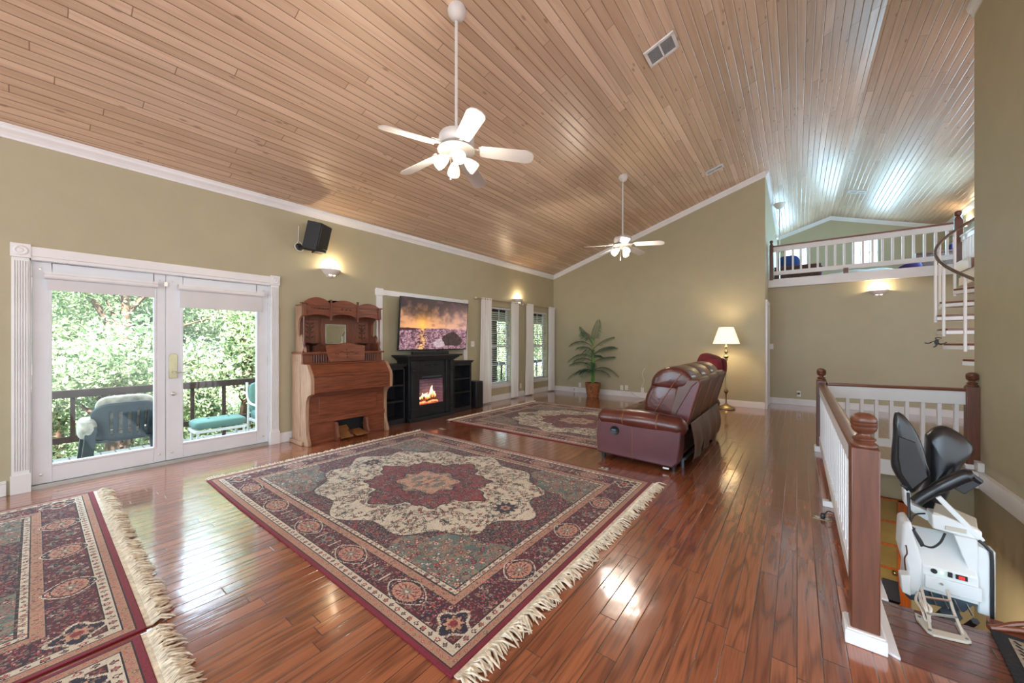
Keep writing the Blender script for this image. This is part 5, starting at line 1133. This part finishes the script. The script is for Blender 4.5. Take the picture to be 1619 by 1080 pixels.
# chassis: sloping cover, front panel
g = W2(MB())
A = [(.511, 2.80, .140), (.700, 2.80, .140), (.700, 2.80, .175), (.511, 2.80, .175)]
cov = [(.511, 2.80, .175), (.700, 2.80, .175), (.690, 2.97, .315), (.492, 2.97, .315)]
lowb = [(.511, 2.80, .045), (.700, 2.80, .045), (.690, 2.97, .045), (.492, 2.97, .045)]
p = [g.P(q) for q in cov]; q_ = [g.P(q) for q in lowb]
g.f += [tuple(p), tuple(reversed(q_))]+[(p[k], q_[k], q_[(k+1) % 4], p[(k+1) % 4]) for k in range(4)]
ch = g.build('chassis_cover', M['liftw'], T, bevel=.006)
g = W2(MB()); g.box(.519, .706, 2.788, 2.80, .066, .132); fp = g.build('front_panel', M['liftw'], T, bevel=.003)
g = W2(MB()); g.lathe([(.001, -.012), (.006, -.012), (.006, -.004)], (.575, 2.792, .108), 12, 'y'); g.build('key_lock', M['steel'], fp)
g = W2(MB()); g.lathe([(.001, -.006), (.011, -.006), (.012, 0)], (.552, 2.80, .158), 20, 'y'); g.build('round_socket', M['blackpl'], ch)
g = W2(MB()); g.lathe([(.001, -.006), (.004, -.006), (.005, 0)], (.578, 2.80, .158), 12, 'y'); g.build('green_indicator', pm('green_led', (.3, .9, .35), .4, emis=2.2, emcol=(.35, 1, .4, 1)), ch)
g = W2(MB()); g.box(.598, .613, 2.792, 2.80, .148, .172); g.build('rocker_switch', M['blackpl'], ch, bevel=.001)
g = W2(MB()); g.box(.624, .662, 2.793, 2.80, .148, .170); sw_ = g.build('display_bezel', M['blackpl'], ch, bevel=.001)
g = W2(MB()); g.box(.633, .653, 2.791, 2.793, .152, .166); g.build('red_display', pm('red_display', srgb(160, 40, 40), .4, emis=.5, emcol=srgb(255, 50, 40)), sw_)
xz('side_cover', [(.441, .372), (.471, .388), (.513, .19), (.518, .057), (.489, .002), (.448, -.006), (.457, .131), (.436, .224)], 2.80, 2.95, M['liftw'], .012)
xz('side_box', [(.424, .118), (.458, .127), (.462, .023), (.431, .031)], 2.74, 2.80, M['liftw'], .004)
xz('underframe', [(.452, -.012), (.52, .058), (.701, .060), (.655, -.015), (.47, -.03)], 2.81, 2.95, M['liftg'], .004)
for k in range(5): g = W2(MB()); g.tube([(.50+k*.04, 2.805, .05-.004*k), (.52+k*.04, 2.805, -.015)], .004, 6); g.build('frame_rod', M['steel'], T)
xz('upright_plate', [(.627, .350), (.703, .350), (.705, .155), (.683, .160)], 2.83, 2.86, M['liftw'], .003)
xz('rail_cover', [(.703, .322), (.733, .314), (.742, .28), (.742, -.012), (.703, -.008)], 2.83, 2.95, M['liftw'], .006)
g = W2(MB()); g.tube(bez([(.706, 2.83, .350), (.735, 2.83, .318), (.746, 2.83, .27), (.747, 2.83, -.02)], 5), .007, 8); g.build('bumper_strip', M['blackpl'], T)
g = W2(MB()); g.box(.742, .765, 2.86, 2.93, -.02, .30); g.build('guide_rail', M['liftw'], T)
g = W2(MB()); a0, a1 = Vector((.62, 2.85, -.06)), Vector((.62, 5.5, -2.3)); g.tube([a0, a1], .04, 6); g.tube([a0+Vector((.08, 0, 0)), a1+Vector((.08, 0, 0))], .015, 6); g.build('incline_rail', M['liftg'], T)
g = W2(MB()); g.obox((.40, 3.3, -.42), (.06, 1.3, .10), (R(-40), 0, 0)); g.build('rail_stringer', M['blackpl'], T)
# footplate bracket on the landing
g = W2(MB()); pl = [(.452, 2.612), (.448, 2.56), (.468, 2.478), (.485, 2.465), (.590, 2.492), (.606, 2.51), (.604, 2.58), (.598, 2.632), (.585, 2.636), (.583, 2.535), (.488, 2.515), (.478, 2.60)]
g.prism(pl, 'z', .001, .012); g.build('mounting_plate', M['cream'], T, bevel=.002)
for x, y in ((.462, 2.58), (.478, 2.49), (.594, 2.515), (.592, 2.60)): g = W2(MB()); g.lathe([(.001, .016), (.005, .015), (.006, .012)], (x, y, 0), 10); g.build('mounting_bolt', M['liftg'], T)
for x, y, x2 in ((.482, 2.50, .490), (.590, 2.55, .585)): g = W2(MB()); g.tube([(x, y, .01), (x2, y+.10, .05), (x2, y+.2, .10)], .007, 4); g.build('bracket_leg', M['cream'], T)
g = W2(MB()); g.tube([(.487, 2.57, .045), (.588, 2.62, .045)], .006, 4); g.tube([(.487, 2.66, .075), (.588, 2.70, .075)], .006, 6); g.build('bracket_bar', M['steel'], T)
g = W2(MB())
for k in range(8):
    r_ = random.uniform(-.014, .014); g.tube(bez([(.50+r_*.3, 2.80, .03), (.482+r_, 2.70, .03), (.484+r_, 2.60, .03+abs(r_)), (.487+r_*.5, 2.56, .012), (.492-r_, 2.60, .06), (.485, 2.68, .055)], 5), .0026, 5)
g.build('coiled_cord', M['plaster'], T)
g = W2(MB()); g.tube(bez([(.482, 2.92, .50), (.478, 2.88, .40), (.470, 2.86, .34), (.480, 2.84, .31)], 5), .006, 6); g.tube(bez([(.455, 2.87, .35), (.47, 2.87, .34), (.49, 2.85, .33)], 4), .011, 6); g.build('seat_belt', M['blackpl'], T)
g = W2(MB()); g.prism([(.474, .345), (.488, .345), (.512, .30), (.522, .275), (.508, .262), (.492, .30)], 'y', 2.80, 2.815); g.build('pendant_control', M['blackpl'], T, bevel=.004)
g = W2(MB()); g.tube(bez([(.516, 2.81, .272), (.55, 2.82, .268), (.58, 2.83, .30), (.60, 2.85, .345)], 5), .005, 6); g.tube(bez([(.478, 2.86, .36), (.50, 2.88, .40), (.54, 2.90, .41)], 5), .004, 6); g.build('control_cable', M['blackpl'], T)
g = W2(MB()); g.tube(bez([(.452, 2.79, .26), (.455, 2.785, .22), (.446, 2.785, .19), (.450, 2.785, .13)], 4), .003, 6); g.build('side_wire', M['organ_dark'], T)
# stairs going down from the landing
g = MB()
for k in range(12): g.box(HX0, HX1, HY0+.26*k, HY0+.26*(k+1)+.03, -.20*(k+1)-.04, -.20*(k+1)); g.box(HX0, HX1, HY0+.26*k, HY0+.26*k+.02, -.20*(k+1), -.20*k-.04)
struct(g.build('stairs_down', M['landing'], smooth=0))
# patterned mat at the lower right
g = MB(); g.M = Matrix.Translation((.70, 2.68, .0)) @ Matrix.Rotation(R(-5), 4, 'Z'); g.box(0, .65, -.85, 0, .001, .009); rm = g.build('patterned_mat', M['blackrug'], bevel=.002); tag(rm, 'black bordered patterned mat at the bottom right corner of the landing', 'mat')
g = MB(); g.M = Matrix.Translation((.70, 2.68, .0)) @ Matrix.Rotation(R(-5), 4, 'Z'); g.box(.045, .085, -.85, -.035, .009, .0105); g.box(.085, .60, -.075, -.035, .009, .0105); g.build('mat_border', M['beige'], rm)
g = MB(); g.M = Matrix.Translation((.70, 2.68, .0)) @ Matrix.Rotation(R(-5), 4, 'Z')
for k in range(26): g.obox((.065, -.06-k*.03, .0109), (.010, .026, .0006), (0, 0, R(35)))
g.build('mat_border_motif', M['blackrug'], rm)
g = MB(); g.M = Matrix.Translation((.70, 2.68, .0)) @ Matrix.Rotation(R(-5), 4, 'Z')
for k in range(5):
    for j in range(8): g.lathe([(.001, .0112), (.036, .0112), (.040, .009)], (.15+k*.10+(.05 if j % 2 else 0), -.13-j*.088, 0), 7)
g.build('mat_field_motif', M['beige'], rm)
g = MB(); g.tube(bez([(.70, 2.69, .008), (.85, 2.76, .012), (1.1, 2.82, .012), (1.48, 2.84, .012)], 6), .012, 8); g.tube(bez([(.72, 2.70, .01), (.86, 2.80, .03), (1.1, 2.87, .035), (1.48, 2.89, .035)], 6), .011, 8); g.box(.72, 1.5, 2.66, 2.80, -.04, -.001)
struct(g.build('trim_14', M['rail']))
# plant downstairs
T = thing('potted_plant', 'dark green leafy plant on the lower floor seen under the stair lift', 'plant', (.75, 5.35, -2.75))
g = MB(); g.lathe([(.001, 0), (.14, 0), (.18, .35), (.17, .35), (.16, .3), (.001, .3)], (0, 0, 0), 20); g.build('pot', M['organ_dark'], T)
for k in range(26): frond(T, .35, R(k*57), random.uniform(.3, .5), random.uniform(.5, .9), .35, .08)
# ---------------------------------------------------------------- spiral stair
SC, SR = (2.27, 7.52), .76
T = thing('spiral_staircase', 'white metal spiral staircase with wood treads beside the green wall', 'staircase', (SC[0], SC[1], 0))
g = MB(); g.cyl((0, 0, 0), (0, 0, 3.4), .045, n=20); g.build('centre_pole', M['white'], T)
def tread_z(a): return 1.31+(205-a)/22.*.196
angs = [205-22*k for k in range(-6, 6)]
for a in angs:
    z = tread_z(a); h = R(14)
    arc = [(SR*.98*math.cos(R(a)-h+2*h*k/6), SR*.98*math.sin(R(a)-h+2*h*k/6)) for k in range(7)]; root = [(.05*math.cos(R(a)+h), .05*math.sin(R(a)+h)), (.05*math.cos(R(a)-h), .05*math.sin(R(a)-h))]
    g = MB(); g.prism(arc+root, 'z', z-.025, z); t = g.build('tread', M['rail'], T, bevel=.003)
    arc2 = [(p[0]*1.01, p[1]*1.01) for p in arc]; g = MB(); g.prism(arc2+root, 'z', z-.075, z-.026); g.build('tread_pan', M['white'], t, bevel=.003)
for a in [205-22*k for k in range(-6, 6)]:
    z = tread_z(a); x, y = SR*math.cos(R(a+11)), SR*math.sin(R(a+11)); hz = 1.31+(205-a-11)/22*.196+.93
    g = MB(); g.cyl((x, y, z-.10), (x, y, hz), .016, n=10); g.build('baluster', M['white'], T)
pts = []
for k in range(60): a = 340-k*4.2; pts.append((SR*math.cos(R(a)), SR*math.sin(R(a)), 1.31+(205-a)/22*.196+.94))
g = MB(); g.tube(pts, .019, 10); g.build('handrail', M['spiralrail'], T, smooth=60)
# landing platform of the spiral stair, part of the structure
g = MB(); g.box(2.22, 3.3, 8.26, YB-.08, 2.30, 2.44); struct(g.build('trim_15', M['trim'], bevel=.004))
T = thing('loft_railing', 'white baluster railing with brown cap and newels across the open edge of the loft', 'railing', (-.44, YB-.055, 2.68))
newel(T, 0, 0, .07, .78, 0, False); newel(T, 2.66, 0, .10, .80, -.0, False)
rail_run(T, (.035, 0), (2.60, 0), 19, ztop=.745, zbot=.10, fascia=.10, bal=.034)
g = MB(); g.box(1.17, 1.24, -.035, .035, .02, .12); g.build('support_block', M['newel'], T)
T = thing('loft_railing', 'short white baluster railing beside the top of the spiral staircase', 'railing', (2.25, 8.30, 2.44))
rail_run(T, (0, 0), (0, 1.44), 12, ztop=.73, zbot=.0, fascia=.08, cap=M['trim'], bal=.03)
# little plant on a wall shelf behind the spiral stair
T = thing('wall_shelf', 'small shelf on the wall behind the spiral stair', 'shelf', (2.58, YB, 1.80))
g = MB(); g.box(-.15, .15, -.16, 0, -.02, 0); g.build('board', M['trim'], T); g = MB(); g.box(-.01, .01, -.14, 0, -.10, -.02); g.build('shelf_bracket', M['trim'], T)
T = thing('shelf_plant', 'small leafy plant in a white pot behind the spiral stair treads', 'plant', (2.55, YB-.08, 1.80))
g = MB(); g.lathe([(.001, 0), (.04, 0), (.055, .10), (.05, .10), (.001, .08)], (0, 0, 0), 16); g.build('pot', M['white'], T)
for k in range(10): frond(T, .09, R(k*67), .10, .32*random.uniform(.6, 1), .1, .05)
# ---------------------------------------------------------------- loft furniture
def bench(x0, x1, y, label):
    T = thing('wicker_loveseat', label, 'bench', ((x0+x1)/2, y, 2.68), 0, 'dark wicker loveseats in the loft'); w = (x1-x0)/2
    g = MB(); g.box(-w, w, -.25, .25, .32, .38); g.build('seat', M['dkwood'], T, bevel=.01)
    g = MB(); g.box(-w, w, -.29, -.25, .08, .47); g.build('woven_back', M['wicker2'], T)
    g = MB(); g.box(-w-.02, w+.02, -.31, -.23, .47, .505); g.build('top_bar', M['dkwood'], T, bevel=.006)
    for x in (-w, w):
        g = MB(); g.box(x-.025, x+.025, -.30, -.24, 0, .5); g.build('leg', M['dkwood'], T); g = MB(); g.box(x-.025, x+.025, .2, .25, 0, .34); g.build('leg', M['dkwood'], T)
    return T
def wk():
    m = pm('dark_wicker', srgb(84, 60, 50), .7, var=.3, vscale=50, stretch=(1, 1, 1), bump=.6); return m
M['wicker2'] = wk()
bench(-.42, .42, 11.5, 'dark wicker loveseat at the left side of the loft'); bench(1.98, 2.72, 11.5, 'dark wicker loveseat at the right side of the loft')
def pillow(x, y, z, sz, rot, mat, label, cat='cushion', nm='cushion'):
    g = MB(); g.sup((0, 0, 0), sz, .55, 20, 12); o = g.build(nm, mat, smooth=180); o.location = (x, y, z); o.rotation_euler = rot; return tag(o, label, cat)
pillow(.40, 11.38, 2.98, (.14, .30, .34), (0, R(10), 0), M['purple'], 'purple cushion at the right end of the left loft loveseat')
pillow(1.84, 11.05, 2.87, (.34, .30, .20), (0, R(-25), 0), M['purple'], 'purple cushion on the loft quilt beside the right loveseat')
pillow(2.60, 11.45, 3.22, (.30, .16, .28), (R(10), 0, 0), M['purple'], 'purple cushion upright on the right loft loveseat')
T = thing('armchair', 'blue upholstered chair at the far left corner of the loft', 'armchair', (-.18, 12.35, 2.68)); g = MB(); g.sup((0, .0, .28), (.55, .55, .40), .4); g.build('seat', M['blue'], T, smooth=180); g = MB(); g.sup((0, -.22, .62), (.50, .18, .62), .6); g.build('backrest', M['blue'], T, smooth=180)
for x, y in ((-.2, -.2), (.2, -.2), (-.2, .2), (.2, .2)): g = MB(); g.cyl((x, y, 0), (x, y, .12), .02); g.build('leg', M['dkwood'], T)
T = thing('daybed', 'low daybed with a white quilt between the loft loveseats', 'bed', (1.08, 11.3, 2.68)); g = MB(); g.box(-.55, .62, -.35, .45, 0, .10); g.build('frame', M['dkwood'], T)
g = MB(); g.grid(lambda u, v: (-.58+1.23*u, -.38+.86*v, .10+.17*min(1, math.sin(PI*u)**.25)*min(1, math.sin(PI*v)**.25)+.012*math.sin(u*17+v*5)), 40, 24); g.build('quilt', M['quilt'], T, smooth=180)
T = thing('torchiere_lamp', 'tall floor lamp with white bowl standing at the left of the loft', 'lamp', (-.33, 10.9, 2.68))
g = MB(); g.lathe([(.001, .03), (.10, .025), (.13, 0)], (0, 0, 0), 20); g.build('base', M['steel'], T); g = MB(); g.cyl((0, 0, .02), (0, 0, 1.86), .011, n=10); g.build('pole', M['steel'], T)
g = MB(); g.lathe([(.02, 1.84), (.06, 1.86), (.10, 1.91), (.125, 1.965), (.12, 1.97), (.09, 1.92), (.04, 1.875), (.001, 1.87)], (0, 0, 0), 24); g.build('bowl_shade', M['plaster'], T, smooth=50)
# ---------------------------------------------------------------- deck outside the glass doors
ZD = -.22
g = MB(); g.box(-7.75, XL-.18, -5, 14.2, ZD-.05, ZD); struct(g.build('deck_floor', M['deck'], smooth=0))
g = MB(); g.box(-60, XL-.3, -40, 60, -3.1, -3.0); struct(g.build('ground', M['ground'], smooth=0))
T = thing('deck_railing', 'dark brown wooden railing along the outer edge of the deck', 'railing', (-7.55, 0, ZD))
g = MB(); g.box(-.05, .05, -4.8, 14, .82, .92); g.build('top_rail', M['deckrail'], T, bevel=.004)
g = MB(); g.box(-.02, .02, -4.8, 14, .23, .31); g.build('bottom_rail', M['deckrail'], T, bevel=.004)
for k in range(44):
    y = -4.15+.405*k; g = MB(); g.box(-.022, .022, y-.022, y+.022, .0 if k % 5 == 0 else .25, .83); g.build('post', M['deckrail'], T)
# porch cover beyond the narrow windows
g = MB(); g.box(-7.7, XL-.17, 5.4, 14.2, 2.02, 2.18); struct(g.build('porch_roof', M['deckrail'], smooth=0))
for y in (6.6, 8.6, 10.6, 12.6): g = MB(); g.box(-7.42, -7.28, y-.07, y+.07, ZD, 2.02); tag(struct(g.build('porch_post', M['deckrail'])))
# resin lawn chair
T = thing('lawn_chair', 'dark green resin lawn chair with floral cushion on the deck', 'chair', (-6.45, .66, ZD), R(-90))
# local: front +y (away from the room would be -x world)
def bk(u, v):
    a = R(-58+116*u); w = .30+.03*v; return (w*math.sin(a), .30*math.cos(a)-.02+.07*v, .42+.44*v*(1-.25*(2*u-1)**4))
# room is at +x world = local -y after -90deg turn is +x? the back faces the room
g = MB()
nu, nv = 44, 12; ids = {}
for j in range(nv+1):
    for i in range(nu+1): ids[i, j] = g.P(bk(i/nu, j/nv))
for j in range(nv):
    for i in range(nu):
        if 2 <= j <= 8 and 10 <= i <= 33 and (i-10) % 5 in (0, 1): continue
        g.f.append((ids[i, j], ids[i+1, j], ids[i+1, j+1], ids[i, j+1]))
g.build('backrest', M['dkgreen'], T, solid=.012, smooth=60)
g = MB(); g.sup((0, .0, .42), (.54, .50, .04), .3); g.build('seat', M['dkgreen'], T)
for s in (-1, 1):
    g = MB(); g.tube(bez([(s*.27, .20, .66), (s*.31, .0, .66), (s*.31, -.22, .62), (s*.29, -.26, .50)], 5), .028, 8); ar = g.build('armrest', M['dkgreen'], T, smooth=60)
    g = MB(); g.sup((s*.30, .12, .58), (.16, .34, .24), .7, 16, 10); g.build('arm_cushion', M['cush'], ar, smooth=180)
    for y in (-.24, .26):
        g = MB(); g.prism([(s*.33-.045, 0), (s*.33+.045, 0), (s*.27+.05, .60), (s*.27-.04, .60)], 'y', y-.02, y+.02); g.build('leg', M['dkgreen'], T, bevel=.008)
g = MB(); g.sup((0, .17, .73), (.50, .10, .40), .5, 22, 12, rot=(R(-10), 0, 0)); g.sup((0, .0, .48), (.46, .44, .09), .4, 20, 10); g.build('back_cushion', M['cush'], T, smooth=180)
# white stool with teal cushion
T = thing('patio_ottoman', 'white patio ottoman with tufted teal cushion on the deck', 'ottoman', (-6.78, 1.66, ZD), R(90))
for x in (-.27, .27):
    for y in (-.17, .17): g = MB(); g.tube([(x, y, 0), (x, y, .30)], .016, 8); g.build('leg', M['white'], T)
g = MB()
for y in (-.18, .18): g.box(-.30, .30, y-.015, y+.015, .27, .31)
for x in (-.29, .29): g.box(x-.015, x+.015, -.18, .18, .27, .31)
g.build('frame', M['white'], T, bevel=.004)
g = MB(); g.sup((0, 0, .375), (.62, .42, .13), .28, 28, 12, e2=.5)
ot = g.build('cushion', M['teal'], T, smooth=180); g = MB()
for x in (-.12, .12): g.sup((x, -.02, .438), (.03, .03, .02), 1)
g.build('tuft_button', M['dkgreen'], ot)
T = thing('patio_chair', 'white patio chair with teal cushions at the right edge of the glass door', 'chair', (-6.75, 2.36, ZD), R(90))
for x in (-.26, .26):
    g = MB(); g.tube(bez([(x, -.28, 0), (x, -.28, .50), (x, -.22, .56), (x, .22, .60), (x, .30, .90)], 4), .018, 8); g.build('arm_frame', M['white'], T, smooth=60); g = MB(); g.tube([(x, .25, 0), (x, .22, .58)], .018, 8); g.build('leg', M['white'], T)
g = MB(); g.sup((0, 0, .40), (.50, .52, .14), .35); g.sup((0, .24, .64), (.50, .14, .52), .4, rot=(R(-10), 0, 0)); g.build('cushion', M['teal'], T, smooth=180)
g = MB(); g.box(-.27, .27, -.26, .26, .30, .33); g.build('seat_frame', M['white'], T)
# ---------------------------------------------------------------- trees beyond the deck
def leaf_cloud(n, seed, clumps):
    r = np.random.default_rng(seed); c = []
    k = r.integers(0, len(clumps), n); C0 = np.array([q[:3] for q in clumps])[k]; Rr = np.array([q[3] for q in clumps])[k]
    d = r.normal(size=(n, 3)); d /= np.linalg.norm(d, axis=1)[:, None]; rad = Rr*(r.random(n)**.45); p = C0+d*rad[:, None]*np.array([1, 1, .8])
    a = r.normal(size=(n, 3)); a /= np.linalg.norm(a, axis=1)[:, None]; b = np.cross(a, r.normal(size=(n, 3))); b /= np.linalg.norm(b, axis=1)[:, None]
    L = (.028+.034*r.random(n))[:, None]; w = L*.42
    v = np.stack([p-a*L, p+b*w, p+a*L, p-b*w], 1).reshape(-1, 3); me = bpy.data.meshes.new('foliage')
    me.vertices.add(len(v)); me.vertices.foreach_set('co', v.astype(np.float32).ravel()); me.loops.add(4*n); me.loops.foreach_set('vertex_index', np.arange(4*n, dtype=np.int32)); me.polygons.add(n); me.polygons.foreach_set('loop_start', np.arange(n, dtype=np.int32)*4); me.update(calc_edges=True); me.materials.append(M['leaf']); return me
def tree_proto(seed):
    rnd = random.Random(seed); T = thing('tree', 'leafy green tree growing beyond the deck railing', 'tree', (0, 0, -3), 0, 'leafy trees beyond the deck')
    g = MB(); g.tube(bez([(0, 0, 0), (.1, .05, 1.2), (-.1, .1, 2.6), (.05, 0, 4.2), (0, 0, 6)], 4), [.16]*4+[.13]*4+[.10]*4+[.06]*4+[.02], 9)
    cl = []
    for k in range(26):
        z = rnd.uniform(1.4, 6.4); a = rnd.random()*6.28; r = rnd.uniform(.4, 1.9)*(1 if z < 5 else .6); e = (r*math.cos(a), r*math.sin(a), z)
        g.tube(bez([(0, 0, z-rnd.uniform(.5, 1.2)), (e[0]*.5, e[1]*.5, z-.25), e], 4), [.045]*4+[.02]*4+[.006], 6); cl.append((*e, rnd.uniform(.55, .85)))
    g.build('trunk', M['bark'], T, smooth=60)
    o = bpy.data.objects.new('foliage', leaf_cloud(34000, seed, cl)); COL.objects.link(o); o.parent = T
    return T
protos = [tree_proto(3), tree_proto(8)]
spots = [(-10.4, -1.2), (-10.0, 1.0), (-10.6, 3.2), (-12.6, -3.0), (-12.9, .2), (-12.8, 2.4), (-12.4, 5.0), (-10.3, 5.6), (-10.6, 8.2), (-12.8, 8.0), (-10.8, 10.8), (-13.0, 11.5), (-15.4, -1.4), (-15.6, 1.6), (-15.4, 4.6), (-15.6, 8), (-16, 13), (-11.2, 14.5), (-13.4, 17.0), (-11.0, 18.0), (-15.5, 20.5), (-18.5, 17), (-18.5, 24)]
for k, (x, y) in enumerate(spots):
    t = protos[k] if k < 2 else copy_tree(protos[k % 2])
    t.location = (x, y, -3); t.rotation_euler = (0, 0, k*1.7); s_ = 1+.12*((k*37) % 5-2)/2; t.scale = (s_, s_, s_)
